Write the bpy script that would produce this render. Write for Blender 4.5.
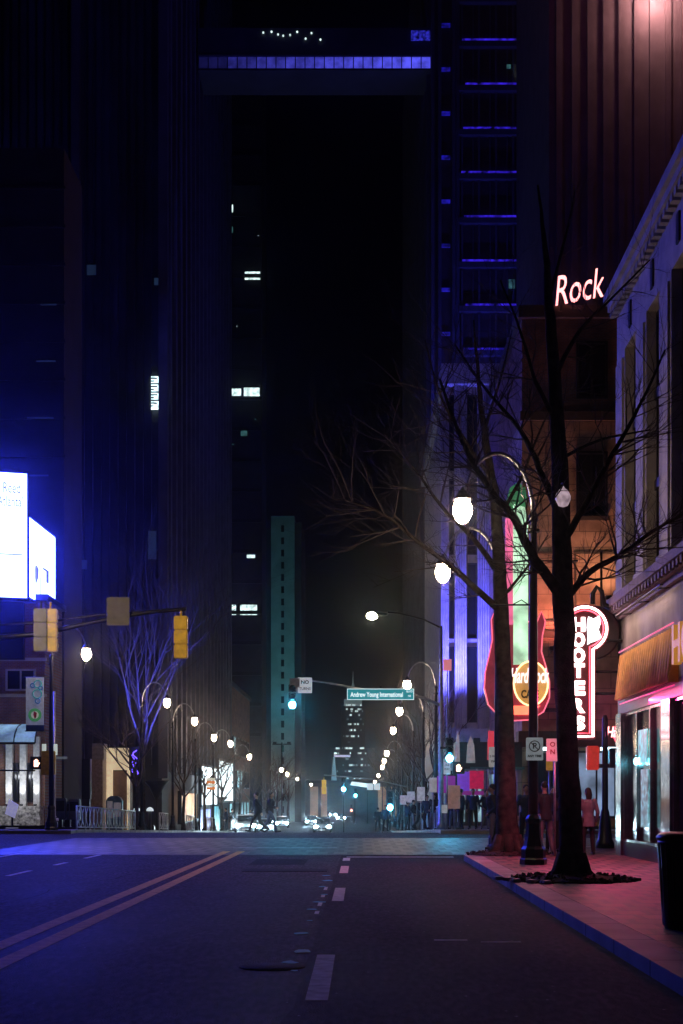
import bpy, bmesh, math, random
from mathutils import Vector, Matrix
for o in list(bpy.data.objects): bpy.data.objects.remove(o)
SC = bpy.context.scene
COL = SC.collection
R = math.radians
PI = math.pi

# ------------------------------------------------------------------ camera, sky, exposure
F, CX, CY, EYE = 1422.0, 360.0, 796.0, 1.6
cam_d = bpy.data.cameras.new('camera'); cam = bpy.data.objects.new('camera', cam_d); COL.objects.link(cam)
cam.location = (0, 0, EYE); cam.rotation_euler = (R(90), 0, 0)
cam_d.lens = 50; cam_d.sensor_width = 36; cam_d.sensor_fit = 'AUTO'
cam_d.shift_x = -(CX - 341.5) / 1024; cam_d.shift_y = (CY - 512) / 1024
cam_d.clip_start = 0.1; cam_d.clip_end = 3000
SC.camera = cam
W = bpy.data.worlds.new('World'); SC.world = W; W.use_nodes = True
nt = W.node_tree; bgn = nt.nodes['Background']
sky = nt.nodes.new('ShaderNodeTexSky'); sky.sky_type = 'NISHITA'; sky.sun_disc = False
sky.sun_elevation = R(-8); sky.sun_rotation = R(200)
nt.links.new(sky.outputs[0], bgn.inputs[0]); bgn.inputs[1].default_value = 0.001   # night
SC.view_settings.view_transform = 'Standard'; SC.view_settings.look = 'None'
SC.view_settings.exposure = 0; SC.view_settings.gamma = 1; SC.view_settings.use_curve_mapping = False
SC.cycles.use_denoising = True
SC.cycles.max_bounces = 5; SC.cycles.diffuse_bounces = 2; SC.cycles.glossy_bounces = 3; SC.cycles.volume_bounces = 0
SC.cycles.sample_clamp_indirect = 4; SC.cycles.sample_clamp_direct = 0
SC.cycles.use_light_tree = True
HAZE = 0.00045
L_LAMP = 105.0

def G(d):
    """height of the street above its level at the camera: it falls away beyond the crossing"""
    pts = [(-100, 0), (62, 0), (150, -2.24), (290, -3.4), (520, -4.2), (900, -4.8)]
    for (a, za), (b, zb) in zip(pts, pts[1:]):
        if d <= b: return za + (zb - za) * (d - a) / (b - a)
    return pts[-1][1]
def at(px, py, d): return Vector(((px - CX) / F * d, d, EYE + (CY - py) / F * d))
def X(px, d): return (px - CX) / F * d
def Z(py, d): return EYE + (CY - py) / F * d

# ------------------------------------------------------------------ materials
MATS = {}
def mat(name, col, rough=.65, metal=0., var=.25, scale=6., bump=.0, emit=None, strength=0., spec=.5, evar=0., escale=3., coord='world'):
    if name in MATS: return MATS[name]
    m = bpy.data.materials.new(name); m.use_nodes = True; n = m.node_tree; L = n.links
    p = n.nodes['Principled BSDF']
    if coord == 'world': g = n.nodes.new('ShaderNodeNewGeometry').outputs['Position']
    else: g = n.nodes.new('ShaderNodeTexCoord').outputs['Object']
    t = n.nodes.new('ShaderNodeTexNoise'); t.inputs['Scale'].default_value = scale; t.inputs['Detail'].default_value = 5
    L.new(g, t.inputs['Vector'])
    r = n.nodes.new('ShaderNodeValToRGB'); r.color_ramp.elements[0].position = .3; r.color_ramp.elements[1].position = .7
    r.color_ramp.elements[0].color = (*[c * (1 - var) for c in col], 1); r.color_ramp.elements[1].color = (*[min(1, c * (1 + var)) for c in col], 1)
    L.new(t.outputs[0], r.inputs[0]); L.new(r.outputs[0], p.inputs['Base Color'])
    p.inputs['Roughness'].default_value = rough; p.inputs['Metallic'].default_value = metal
    p.inputs['Specular IOR Level'].default_value = spec
    if bump:
        b = n.nodes.new('ShaderNodeBump'); b.inputs['Strength'].default_value = bump; b.inputs['Distance'].default_value = .02
        t2 = n.nodes.new('ShaderNodeTexNoise'); t2.inputs['Scale'].default_value = scale * 6; t2.inputs['Detail'].default_value = 3
        L.new(g, t2.inputs['Vector']); L.new(t2.outputs[0], b.inputs['Height']); L.new(b.outputs[0], p.inputs['Normal'])
    if emit:
        p.inputs['Emission Strength'].default_value = strength; p.inputs['Emission Color'].default_value = (*emit, 1)
        if evar:
            t3 = n.nodes.new('ShaderNodeTexNoise'); t3.inputs['Scale'].default_value = escale; t3.inputs['Detail'].default_value = 3
            L.new(g, t3.inputs['Vector'])
            mr = n.nodes.new('ShaderNodeMapRange'); mr.inputs[1].default_value = .35; mr.inputs[2].default_value = .68
            mr.inputs[3].default_value = strength * (1 - evar); mr.inputs[4].default_value = strength * (1 + evar)
            L.new(t3.outputs[0], mr.inputs[0]); L.new(mr.outputs[0], p.inputs['Emission Strength'])
    MATS[name] = m
    return m
def lamp(name, col, s, evar=0., escale=3.): return mat(name, (.15, .15, .15), .4, emit=col, strength=s, evar=evar, escale=escale, var=.05)

def brick_mat(name, c1, c2, mortar, w, h, gap, axis='XY', rough=.6, bump=.4):
    m = bpy.data.materials.new(name); m.use_nodes = True; n = m.node_tree; L = n.links; p = n.nodes['Principled BSDF']
    g = n.nodes.new('ShaderNodeNewGeometry').outputs['Position']
    s = n.nodes.new('ShaderNodeSeparateXYZ'); c = n.nodes.new('ShaderNodeCombineXYZ'); L.new(g, s.inputs[0])
    L.new(s.outputs[axis[0]], c.inputs[0]); L.new(s.outputs[axis[1]], c.inputs[1])
    b = n.nodes.new('ShaderNodeTexBrick'); L.new(c.outputs[0], b.inputs[0])
    b.inputs['Color1'].default_value = (*c1, 1); b.inputs['Color2'].default_value = (*c2, 1); b.inputs['Mortar'].default_value = (*mortar, 1)
    b.inputs['Scale'].default_value = 1; b.inputs['Brick Width'].default_value = w; b.inputs['Row Height'].default_value = h; b.inputs['Mortar Size'].default_value = gap
    t = n.nodes.new('ShaderNodeTexNoise'); t.inputs['Scale'].default_value = 1.3; t.inputs['Detail'].default_value = 6; L.new(g, t.inputs[0])
    r = n.nodes.new('ShaderNodeMapRange'); r.inputs[1].default_value = .3; r.inputs[2].default_value = .7; r.inputs[3].default_value = .55; r.inputs[4].default_value = 1.25
    L.new(t.outputs[0], r.inputs[0])
    mx = n.nodes.new('ShaderNodeVectorMath'); mx.operation = 'SCALE'; L.new(b.outputs[0], mx.inputs[0]); L.new(r.outputs[0], mx.inputs['Scale'])
    L.new(mx.outputs[0], p.inputs['Base Color']); p.inputs['Roughness'].default_value = rough
    bp = n.nodes.new('ShaderNodeBump'); bp.inputs['Strength'].default_value = bump; bp.inputs['Distance'].default_value = .01; bp.invert = True
    L.new(b.outputs['Fac'], bp.inputs['Height']); L.new(bp.outputs[0], p.inputs['Normal'])
    return m

def asphalt(name, base, rough=.5):
    m = bpy.data.materials.new(name); m.use_nodes = True; n = m.node_tree; L = n.links; p = n.nodes['Principled BSDF']
    g = n.nodes.new('ShaderNodeNewGeometry').outputs['Position']
    def noise(s, d, st=None):
        t = n.nodes.new('ShaderNodeTexNoise'); t.inputs['Scale'].default_value = s; t.inputs['Detail'].default_value = d
        if st:
            mp = n.nodes.new('ShaderNodeMapping'); mp.inputs['Scale'].default_value = st; L.new(g, mp.inputs[0]); L.new(mp.outputs[0], t.inputs[0])
        else: L.new(g, t.inputs[0])
        return t.outputs[0]
    big = noise(.35, 6, (1, .25, 1)); fine = noise(1, 6, (16, 4.5, 1)); mid = noise(2.2, 5, (1.6, .5, 1))
    v = n.nodes.new('ShaderNodeTexVoronoi'); v.inputs['Scale'].default_value = 60; L.new(g, v.inputs[0])
    a1 = n.nodes.new('ShaderNodeMath'); a1.operation = 'ADD'; L.new(big, a1.inputs[0]); L.new(mid, a1.inputs[1])
    r = n.nodes.new('ShaderNodeMapRange'); r.inputs[1].default_value = .7; r.inputs[2].default_value = 1.3; r.inputs[3].default_value = .5; r.inputs[4].default_value = 1.5
    L.new(a1.outputs[0], r.inputs[0])
    r2 = n.nodes.new('ShaderNodeMapRange'); r2.inputs[1].default_value = .36; r2.inputs[2].default_value = .68; r2.inputs[3].default_value = .35; r2.inputs[4].default_value = 2.0
    L.new(fine, r2.inputs[0])
    mu = n.nodes.new('ShaderNodeMath'); mu.operation = 'MULTIPLY'; L.new(r.outputs[0], mu.inputs[0]); L.new(r2.outputs[0], mu.inputs[1])
    sc = n.nodes.new('ShaderNodeVectorMath'); sc.operation = 'SCALE'; sc.inputs[0].default_value = base; L.new(mu.outputs[0], sc.inputs['Scale'])
    L.new(sc.outputs[0], p.inputs['Base Color'])
    rr = n.nodes.new('ShaderNodeMapRange'); rr.inputs[1].default_value = .3; rr.inputs[2].default_value = .7; rr.inputs[3].default_value = rough - .1; rr.inputs[4].default_value = rough + .15
    L.new(big, rr.inputs[0]); L.new(rr.outputs[0], p.inputs['Roughness']); p.inputs['Specular IOR Level'].default_value = .12
    bp = n.nodes.new('ShaderNodeBump'); bp.inputs['Strength'].default_value = .7; bp.inputs['Distance'].default_value = .012
    L.new(v.outputs[0], bp.inputs['Height']); L.new(bp.outputs[0], p.inputs['Normal'])
    return m

M_ROAD = asphalt('asphalt', (.055, .045, .05), .72)
M_ROADN = asphalt('dark new asphalt', (.034, .026, .028), .78)
M_CROSS = brick_mat('crossing pavers', (.03, .026, .026), (.13, .11, .10), (.008, .008, .008), .55, 1.5, .09, rough=.5, bump=1.)
M_WALK = brick_mat('sidewalk bricks', (.09, .05, .04), (.24, .125, .095), (.012, .01, .008), .42, .62, .05, rough=.55)
M_KERB = brick_mat('granite kerb', (.30, .27, .26), (.36, .33, .31), (.05, .05, .05), 9, 1.8, .03, rough=.6)
M_BRICK = brick_mat('red brick wall', (.22, .08, .05), (.30, .12, .07), (.22, .2, .18), .22, .075, .01, 'XZ', .8)
M_BRICKO = brick_mat('tan stone blocks', (.42, .27, .19), (.46, .30, .21), (.2, .13, .1), 1.5, .75, .02, 'XZ', .8)
M_STONE = mat('pale stone', (.42, .39, .36), .7, bump=.2, scale=2)
M_STONED = mat('brown stone', (.08, .06, .05), .8, scale=1)
M_DARKC = mat('dark tower concrete', (.04, .04, .05), .8, scale=.6)
M_TOWER = mat('grey tower concrete', (.11, .11, .13), .75, scale=.5)
M_TEAL = mat('pale green concrete', (.30, .42, .42), .8, scale=.3)
M_GLASSD = mat('dark window glass', (.015, .017, .02), .12, var=.1)
M_BLK = mat('black painted steel', (.02, .02, .022), .35, metal=.3)
M_POST = mat('grey galvanised steel', (.35, .36, .38), .4, metal=.8)
M_CHROME = mat('polished steel cladding', (.6, .6, .62), .18, metal=1)
M_ALU = mat('sign back aluminium', (.5, .5, .52), .4, metal=.7)
M_WHITE = mat('white reflective sheeting', (.8, .8, .8), .4, var=.08)
M_BLACKL = mat('black lettering', (.02, .02, .02), .5)
M_YEL = mat('signal yellow paint', (.85, .55, .05), .35, bump=.1)
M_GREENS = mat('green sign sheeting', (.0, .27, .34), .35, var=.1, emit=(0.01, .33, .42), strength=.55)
M_SIGNLIT = lamp('lit sign lettering', (.85, 1, 1), 1.1)
M_GLOBE = lamp('warm lamp globe', (1, .70, .46), L_LAMP)
M_FROST = mat('frosted unlit globe', (.8, .75, .75), .3)
M_BARK = mat('tree bark', (.05, .042, .035), .95, bump=1., scale=6, var=.6, spec=.1)
M_BARKP = mat('pale twig bark', (.10, .08, .07), .85, scale=9)
M_MULCH = mat('bark mulch', (.035, .025, .02), .95, bump=.9, scale=12)
M_PAINTW = mat('white road paint', (.82, .8, .76), .7, var=.35, scale=7, bump=.2, spec=.08)
M_PAINTY = mat('yellow road paint', (.9, .58, .2), .7, var=.3, scale=7, bump=.2, spec=.05)
M_PAINTC = mat('blue utility paint', (.05, .45, .6), .6)
M_IRON = mat('cast iron', (.03, .03, .033), .8, metal=0, spec=.1, bump=.4, scale=20)

# ------------------------------------------------------------------ mesh builder
class MB:
    def __init__(s): s.bm = bmesh.new(); s.mi = 0
    def _t(s, vs, fs0):
        for f in s.bm.faces[fs0:] if False else []: pass
    def box(s, x0, x1, y0, y1, z0, z1, mi=0, m=None):
        c = [(x0,y0,z0),(x1,y0,z0),(x1,y1,z0),(x0,y1,z0),(x0,y0,z1),(x1,y0,z1),(x1,y1,z1),(x0,y1,z1)]
        v = [s.bm.verts.new(m @ Vector(p) if m else p) for p in c]
        for q in ((0,3,2,1),(4,5,6,7),(0,1,5,4),(1,2,6,5),(2,3,7,6),(3,0,4,7)):
            f = s.bm.faces.new([v[i] for i in q]); f.material_index = mi
        return s
    def bev(s, x0, x1, y0, y1, z0, z1, b, mi=0):
        t = bmesh.new(); bmesh.ops.create_cube(t, size=1)
        for v in t.verts: v.co = Vector((x0+(v.co.x+.5)*(x1-x0), y0+(v.co.y+.5)*(y1-y0), z0+(v.co.z+.5)*(z1-z0)))
        bmesh.ops.bevel(t, geom=t.edges[:], offset=b, segments=2, affect='EDGES'); s.add(t, None, mi); return s
    def add(s, t, m=None, mi=0):
        vm = {v: s.bm.verts.new(m @ v.co if m else v.co) for v in t.verts}
        for f in t.faces:
            try:
                g = s.bm.faces.new([vm[v] for v in f.verts]); g.material_index = mi; g.smooth = f.smooth
            except ValueError: pass
        t.free()
    def tube(s, pts, rad, seg=8, mi=0, caps=True):
        pts = [Vector(p) for p in pts]
        if not isinstance(rad, (list, tuple)): rad = [rad] * len(pts)
        rings = []; prev = None
        for i, p in enumerate(pts):
            d = (pts[min(i+1, len(pts)-1)] - pts[max(i-1, 0)])
            if d.length < 1e-9: d = Vector((0,0,1))
            d.normalize()
            if prev is None:
                a = d.orthogonal().normalized()
            else:
                a = prev - d * prev.dot(d)
                a = a.normalized() if a.length > 1e-6 else d.orthogonal().normalized()
            prev = a; b = d.cross(a)
            rings.append([s.bm.verts.new(p + (a*math.cos(2*PI*k/seg) + b*math.sin(2*PI*k/seg)) * rad[i]) for k in range(seg)])
        for r0, r1 in zip(rings, rings[1:]):
            for k in range(seg):
                f = s.bm.faces.new((r0[k], r0[(k+1)%seg], r1[(k+1)%seg], r1[k])); f.material_index = mi; f.smooth = True
        if caps and seg > 2:
            f = s.bm.faces.new(rings[0][::-1]); f.material_index = mi
            f = s.bm.faces.new(rings[-1]); f.material_index = mi
        return s
    def lathe(s, prof, seg=16, c=(0,0,0), mi=0, smooth=True):
        c = Vector(c); rings = [[s.bm.verts.new(c + Vector((r*math.cos(2*PI*k/seg), r*math.sin(2*PI*k/seg), z))) for k in range(seg)] for r, z in prof]
        for r0, r1 in zip(rings, rings[1:]):
            for k in range(seg):
                f = s.bm.faces.new((r0[k], r0[(k+1)%seg], r1[(k+1)%seg], r1[k])); f.smooth = smooth; f.material_index = mi
        s.bm.faces.new(rings[0][::-1]).material_index = mi; s.bm.faces.new(rings[-1]).material_index = mi
        return s
    def ell(s, c, r, seg=12, mi=0, m=None):
        t = bmesh.new(); bmesh.ops.create_uvsphere(t, u_segments=seg, v_segments=max(6, seg*2//3), radius=1)
        for v in t.verts: v.co = Vector((v.co.x*r[0], v.co.y*r[1], v.co.z*r[2])) + Vector(c)
        for f in t.faces: f.smooth = True
        s.add(t, m, mi); return s
    def prism(s, pts, y0, y1, mi=0, m=None):
        """outline in the XZ plane pushed along Y"""
        a = [Vector((x, y0, z)) for x, z in pts]; b = [Vector((x, y1, z)) for x, z in pts]
        if m: a = [m @ p for p in a]; b = [m @ p for p in b]
        a = [s.bm.verts.new(p) for p in a]; b = [s.bm.verts.new(p) for p in b]; n = len(a)
        s.bm.faces.new(a).material_index = mi; s.bm.faces.new(b[::-1]).material_index = mi
        for i in range(n): s.bm.faces.new((a[i], b[i], b[(i+1)%n], a[(i+1)%n])).material_index = mi
        return s
    def build(s, name, m, parent=None, loc=None):
        bmesh.ops.recalc_face_normals(s.bm, faces=s.bm.faces[:])
        me = bpy.data.meshes.new(name); s.bm.to_mesh(me); s.bm.free()
        for q in (m if isinstance(m, (list, tuple)) else [m]): me.materials.append(q)
        o = bpy.data.objects.new(name, me); COL.objects.link(o)
        if parent: o.parent = parent
        if loc is not None: o.location = loc
        return o
def tag(o, label, cat, group=None, kind=None):
    if label: o['label'] = label
    if cat: o['category'] = cat
    if group: o['group'] = group
    if kind: o['kind'] = kind
    return o
def thing(name, label, cat, loc=(0,0,0), rz=0., group=None):
    o = bpy.data.objects.new(name, None); COL.objects.link(o); o.location = loc; o.rotation_euler.z = rz; o.empty_display_size = .2
    return tag(o, label, cat, group)
def copy_tree(o, parent=None, loc=None, rz=None, scale=None, label=None, group=None):
    c = o.copy(); COL.objects.link(c)
    if parent: c.parent = parent
    if loc is not None: c.location = loc
    if rz is not None: c.rotation_euler.z = rz
    if scale is not None: c.scale = scale if isinstance(scale, tuple) else (scale,)*3
    if label: c['label'] = label
    if group: c['group'] = group
    for ch in list(o.children): copy_tree(ch, c)
    return c
def struct(name, mb, m): return tag(mb.build(name, m), None, None, None, 'structure')
def text_bm(txt, size, depth=.01, bold=0., shear=0., spacing=1., width=None):
    """text lying in the XZ plane facing -Y, centred"""
    cu = bpy.data.curves.new('t', 'FONT'); cu.body = txt; cu.size = size; cu.extrude = depth; cu.offset = bold; cu.shear = shear
    cu.align_x = 'CENTER'; cu.align_y = 'CENTER'; cu.space_character = spacing; cu.resolution_u = 3
    ob = bpy.data.objects.new('t', cu); COL.objects.link(ob)
    bpy.context.view_layer.update()
    me = bpy.data.meshes.new_from_object(ob.evaluated_get(bpy.context.evaluated_depsgraph_get()))
    t = bmesh.new(); t.from_mesh(me); bpy.data.objects.remove(ob); bpy.data.meshes.remove(me)
    rot = Matrix.Rotation(R(90), 4, 'X')
    for v in t.verts: v.co = rot @ v.co
    if width:
        xs = [v.co.x for v in t.verts]; w = max(xs) - min(xs); cx = (max(xs)+min(xs))/2
        for v in t.verts: v.co.x = (v.co.x - cx) * width / w
    return t
def text(txt, size, m, parent, loc, name='lettering', rz=0., **k):
    mb = MB(); mb.add(text_bm(txt, size, **k), Matrix.Rotation(rz, 4, 'Z')); return mb.build(name, m, parent, loc)
def light(kind, name, loc, col, e, target=None, **k):
    d = bpy.data.lights.new(name, kind); d.color = col; d.energy = e
    for a, b in k.items(): setattr(d, a, b)
    o = bpy.data.objects.new(name, d); COL.objects.link(o); o.location = loc
    if target is not None: o.rotation_euler = (Vector(target) - Vector(loc)).to_track_quat('-Z', 'Y').to_euler()
    return o

# ------------------------------------------------------------------ ground, roads, pavements
BREAKS = [-60, 0, 38, 60, 62, 80, 100, 120, 150, 200, 290, 400, 520, 700]
def sheet(mb, x0, x1, d0, d1, z, mi=0, h=0.):
    ds = [d0] + [b for b in BREAKS if d0 < b < d1] + [d1]
    v = [[mb.bm.verts.new((x, d, G(d) + z)) for x in (x0, x1)] for d in ds]
    for a, b in zip(v, v[1:]): mb.bm.faces.new((a[0], a[1], b[1], b[0])).material_index = mi
    if h:
        w = [[mb.bm.verts.new((x, d, G(d) + z - h)) for x in (x0, x1)] for d in ds]
        for i in range(len(ds)-1):
            mb.bm.faces.new((v[i][0], v[i+1][0], w[i+1][0], w[i][0])).material_index = mi
            mb.bm.faces.new((v[i][1], w[i][1], w[i+1][1], v[i+1][1])).material_index = mi
        mb.bm.faces.new((v[0][0], w[0][0], w[0][1], v[0][1])).material_index = mi
        mb.bm.faces.new((v[-1][0], v[-1][1], w[-1][1], w[-1][0])).material_index = mi
    return mb
struct('ground', sheet(MB(), -500, 500, -60, 880, -.012), M_ROADN)
r = MB(); sheet(r, -10.8, -.5, -60, 38.4, 0); struct('road', r, M_ROAD)
struct('far_road', sheet(MB(), -12.2, 3.4, 60, 700, 0), M_ROAD)
struct('crossing', sheet(MB(), -140, 140, 38.4, 60, -.004), M_ROAD)
struct('paved_crossing', sheet(MB(), -10.8, 14, 38.6, 54, .004), M_CROSS)
# the newer strip of asphalt with its ragged seam
rng = random.Random(4); r = MB(); left = []
d = -30.
while d < 37.2: left.append((-.5 + rng.uniform(-.05, .05) - (.0 if d > 20 else .04), d)); d += rng.uniform(.25, .8)
pv = [(2.57, -30)] + [] ; vs = [r.bm.verts.new((x, y, .002)) for x, y in left]; ve = [r.bm.verts.new((2.57, y, .002)) for x, y in left]
for i in range(len(left)-1): r.bm.faces.new((vs[i], ve[i], ve[i+1], vs[i+1]))
struct('curb_lane', r, M_ROADN)
# near right pavement with its rounded corner
def walk_outline(inset):
    x0 = 2.57 + inset; pts = [(x0, -60), (x0, 35.2)]
    rad = 6.4 - inset; cx, cy = 2.57 + 6.4, 35.2
    for k in range(1, 11):
        a = PI - k * PI / 20; pts.append((cx + rad*math.cos(a), cy + rad*math.sin(a)))
    pts += [(70, cy + rad), (70, -60)]
    return pts
def slab(pts, z0, z1, m, name):
    mb = MB(); a = [mb.bm.verts.new((x, y, z0)) for x, y in pts]; b = [mb.bm.verts.new((x, y, z1)) for x, y in pts]
    mb.bm.faces.new(b)
    for i in range(len(a)): j = (i+1) % len(a); mb.bm.faces.new((a[i], a[j], b[j], b[i]))
    return struct(name, mb, m)
slab(walk_outline(0), -.02, .146, M_KERB, 'kerb')
slab(walk_outline(.4), .1, .150, M_WALK, 'sidewalk')
for nm, x0, x1, kx in (('far_right', 3.4, 60, 3.4), ('far_left', -60, -12.2, -12.2)):
    k = MB(); sheet(k, x0, x1, 60, 520, .146, h=.17); struct(nm + '_kerb', k, M_KERB)
    k = MB(); sheet(k, x0 + (.2 if kx > 0 else 0), x1 - (.2 if kx < 0 else 0), 60.2, 520, .150); struct(nm + '_sidewalk', k, M_WALK)
k = MB(); sheet(k, -60, -10.8, -60, 38, .146, h=.17); struct('near_left_sidewalk', k, M_WALK)
# paint
pm = MB()
def quad(mb, x0, x1, d0, d1, z): sheet(mb, x0, x1, d0, d1, z)
for xc in (-3.84, -3.42): quad(pm, xc-.11, xc+.11, -20, 41.0, .006)
struct('centre_line_marking', pm, M_PAINTY)
pm = MB()
for a, b in ((1.2, 4.2), (11.1, 14.3), (21.6, 24.7), (29.4, 32.4), (35.0, 36.6)): quad(pm, -.43, -.25, a, b, .006)
for k in range(-1, 5): quad(pm, -7.1, -6.98, 19.6+k*4.4, 20.6+k*4.4+.3, .006)
for k in range(3): quad(pm, -7.1, -6.98, 29.2+k*3.6, 30.4+k*3.6, .007)
quad(pm, -9.5, -9.38, 30, 39.5, .006)
quad(pm, -.35, 2.45, 37.0, 37.35, .006)
quad(pm, .82, 1.19, 15.7, 15.8, .006); quad(pm, 1.32, 1.76, 15.5, 15.58, .006)
quad(pm, -3.9, -.7, 43.6, 43.75, .009)
for k in range(6): quad(pm, -3.0-.1, -3.0+.1, 64+k*9, 67+k*9, .006)
struct('lane_marking', pm, M_PAINTW)
pm = MB(); rng = random.Random(8)
for (dd, w) in ((13.6, .1), (14.6, .12), (16.5, .1), (18.2, .06), (20, .1), (21.4, .12), (23, .08), (25, .1), (26.8, .12), (28.5, .1), (13.0, .05)):
    x = -.66 + rng.uniform(-.05, .08)
    pts = [(x + w*math.cos(a)*rng.uniform(.5, 1), dd + w*1.9*math.sin(a)*rng.uniform(.5, 1)) for a in [2*PI*i/9 for i in range(9)]]
    pm.bm.faces.new([pm.bm.verts.new((a, b, .008)) for a, b in pts])
struct('utility_marking', pm, M_PAINTC)
pm = MB()
for dd in (19.2, 20.6, 22.4, 24.1): quad(pm, -.62, -.56, dd, dd+rng.uniform(.4, .9), .007)
struct('seam_marking', pm, M_PAINTW)
pm = MB(); rng = random.Random(12)
def crack(x, d, n, dx, dd, w):
    pts = [(x, d)]
    for _ in range(n): pts.append((pts[-1][0]+rng.gauss(dx, .09), pts[-1][1]+rng.gauss(dd, .12)))
    for (xa, ya), (xb, yb) in zip(pts, pts[1:]):
        v = [pm.bm.verts.new(p) for p in ((xa-w, ya, .0045), (xa+w, ya+w, .0045), (xb+w, yb+w, .0045), (xb-w, yb, .0045))]; pm.bm.faces.new(v)
for x, d, n, dx, dd in ((-5.2, 20, 18, .03, .7),  (-2.2, 24, 10, -.3, .05), (1.6, 33, 3, -.02, .2)):
    crack(x, d, n, dx, dd, .008)
struct('road_crack', pm, mat('tar sealed crack', (.008, .008, .008), .95, spec=0.))
pm = MB()
for x0, x1, d0, d1 in ((-2.6, -1.3, 33, 36),): sheet(pm, x0, x1, d0, d1, .003)
struct('asphalt_patch', pm, asphalt('patch asphalt', (.016, .014, .015), .8))
pm = MB()
for _ in range(260):
    x, d = rng.uniform(-6, 2.4), rng.uniform(9, 36); a = rng.uniform(.006, .02)
    q = [(x+a*math.cos(k*2.1+x)*rng.uniform(.6, 1.3), d+a*1.4*math.sin(k*2.1+x)) for k in range(3)]
    pm.bm.faces.new([pm.bm.verts.new((u, v, .0055)) for u, v in q])
tag(pm.build('road_litter', mat('pale grit', (.35, .32, .3), .8)), None, None, None, 'stuff')
mh = MB(); mh.lathe([(.31, 0), (.305, .004), (.0001, .004)], 28); 
tag(mh.build('manhole_cover', M_IRON, None, (-.82, 13.3, .004)), 'round iron manhole cover beside the seam in the foreground road', 'manhole cover')
mh = MB(); mh.box(-.9, .9, -.55, .55, 0, .006); mh.box(-.82, .82, -.47, .47, .006, .009)
tag(mh.build('access_cover', M_IRON, None, (-1.6, 30.6, .003)), 'wide rectangular steel access plate in the road before the crossing', 'access cover')

# ------------------------------------------------------------------ street lamps
def make_lamp():
    """pole at the origin, arm towards -X, lamp centre 7.45 m up"""
    t = thing('street_lamp', 'x', 'street lamp')
    b = MB(); b.lathe([(.29, 0), (.29, .1), (.26, .13), (.26, .3), (.22, .36), (.17, .55), (.15, .8), (.17, .84), (.17, .9), (.12, .98)], 8, smooth=False); b.build('base', M_BLK, t)
    p = MB(); p.lathe([(.105, .98), (.095, 4), (.075, 6.75), (.095, 6.8), (.095, 6.9), (.06, 6.95)], 12); p.lathe([(.13, 6.55), (.13, 6.62)], 12); p.build('pole', M_BLK, t)
    a = MB(); pts = []
    for k in range(13):
        u = PI * k / 12 * .93; pts.append((-.76 + .76*math.cos(u), 0, 6.9 + 1.22*math.sin(u)))
    a.tube(pts, [.05 - .018*k/12 for k in range(13)], 8)
    a.tube([(-.02, 0, 7.0), (-.25, 0, 7.3), (-.2, 0, 7.75)], .012, 5); a.build('arm', M_POST, t)
    h = MB(); ex = pts[-1][0]
    h.lathe([(.03, .46), (.05, .40), (.10, .36), (.12, .30), (.19, .24), (.22, .20), (.19, .2)], 14, (ex, 0, 7.0)); h.build('lamp_hood', M_BLK, t)
    g = MB(); g.lathe([(.02, -.27), (.08, -.255), (.15, -.18), (.20, -.07), (.205, .03), (.175, .13), (.15, .2)], 20, (ex, 0, 7.0)); g.build('lamp_globe', M_GLOBE, t)
    return t
lamp0 = make_lamp(); LAMPS = []
def put_lamp(x, d, label, side, group, h=1.0):
    o = lamp0 if not LAMPS else copy_tree(lamp0)
    LAMPS.append(o); o.location = (x, d, G(d) + .15); o.rotation_euler.z = 0 if side < 0 else PI; o.scale = (1, 1, h*1.075)
    o['label'] = label; o['group'] = group; return o
GR, GL = 'lamps along the right pavement', 'lamps along the left pavement'
for x, d, lab, h in ((3.68, 30.2, 'nearest big street lamp, its black post standing between two bare trees', 1.0),
                  (3.75, 38.6, 'street lamp whose arm reaches out from behind the farther bare tree trunk', 1.0),
                  (3.95, 74, 'street lamp glowing just above the end of the green street name sign', 1.0),
                  (4.0, 90, 'street lamp glowing just below the green street name sign', 1.0),
                  (4.0, 107, 'third lamp down below the street name sign, right pavement', 1.0),
                  (4.1, 138, 'fourth lamp down below the street name sign, right pavement', 1.0),
                  (4.15, 154, 'fifth and small lamp of the right pavement descending row', 1.0),
                  (4.3, 178, 'small low lamp near the end of the right pavement row', 1.0), (4.4, 225, 'tiny lamp right of the distant marquee', 1.0), (4.4, 280, 'farthest tiny lamp of the right pavement row', 1.0)):
    put_lamp(x, d, lab, -1, GR, h)
for x, d, lab in ((-13.2, 60.8, 'street lamp at the far left corner beside the tall banner'),
                  (-12.9, 84, 'second street lamp on the left pavement, beside the blue lit tree'),
                  (-12.9, 98, 'third street lamp on the left pavement, starry bright globe'),
                  (-13.3, 115, 'fourth street lamp on the left, before the white shop window'),
                  (-12.7, 123, 'fifth street lamp on the left, its globe close to the fourth'),
                  (-12.7, 144, 'sixth street lamp on the left, above the parked cars'),
                  (-12.0, 190, 'street lamp above the two people walking over the crossing'),
                  (-12.5, 215, 'small far lamp right beyond the walking couple'),
                  (-12.5, 250, 'tiny far lamp in the left row over the distant street'), (-12.5, 320, 'last and smallest lamp of the left row')):
    put_lamp(x, d, lab, 1, GL)

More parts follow.
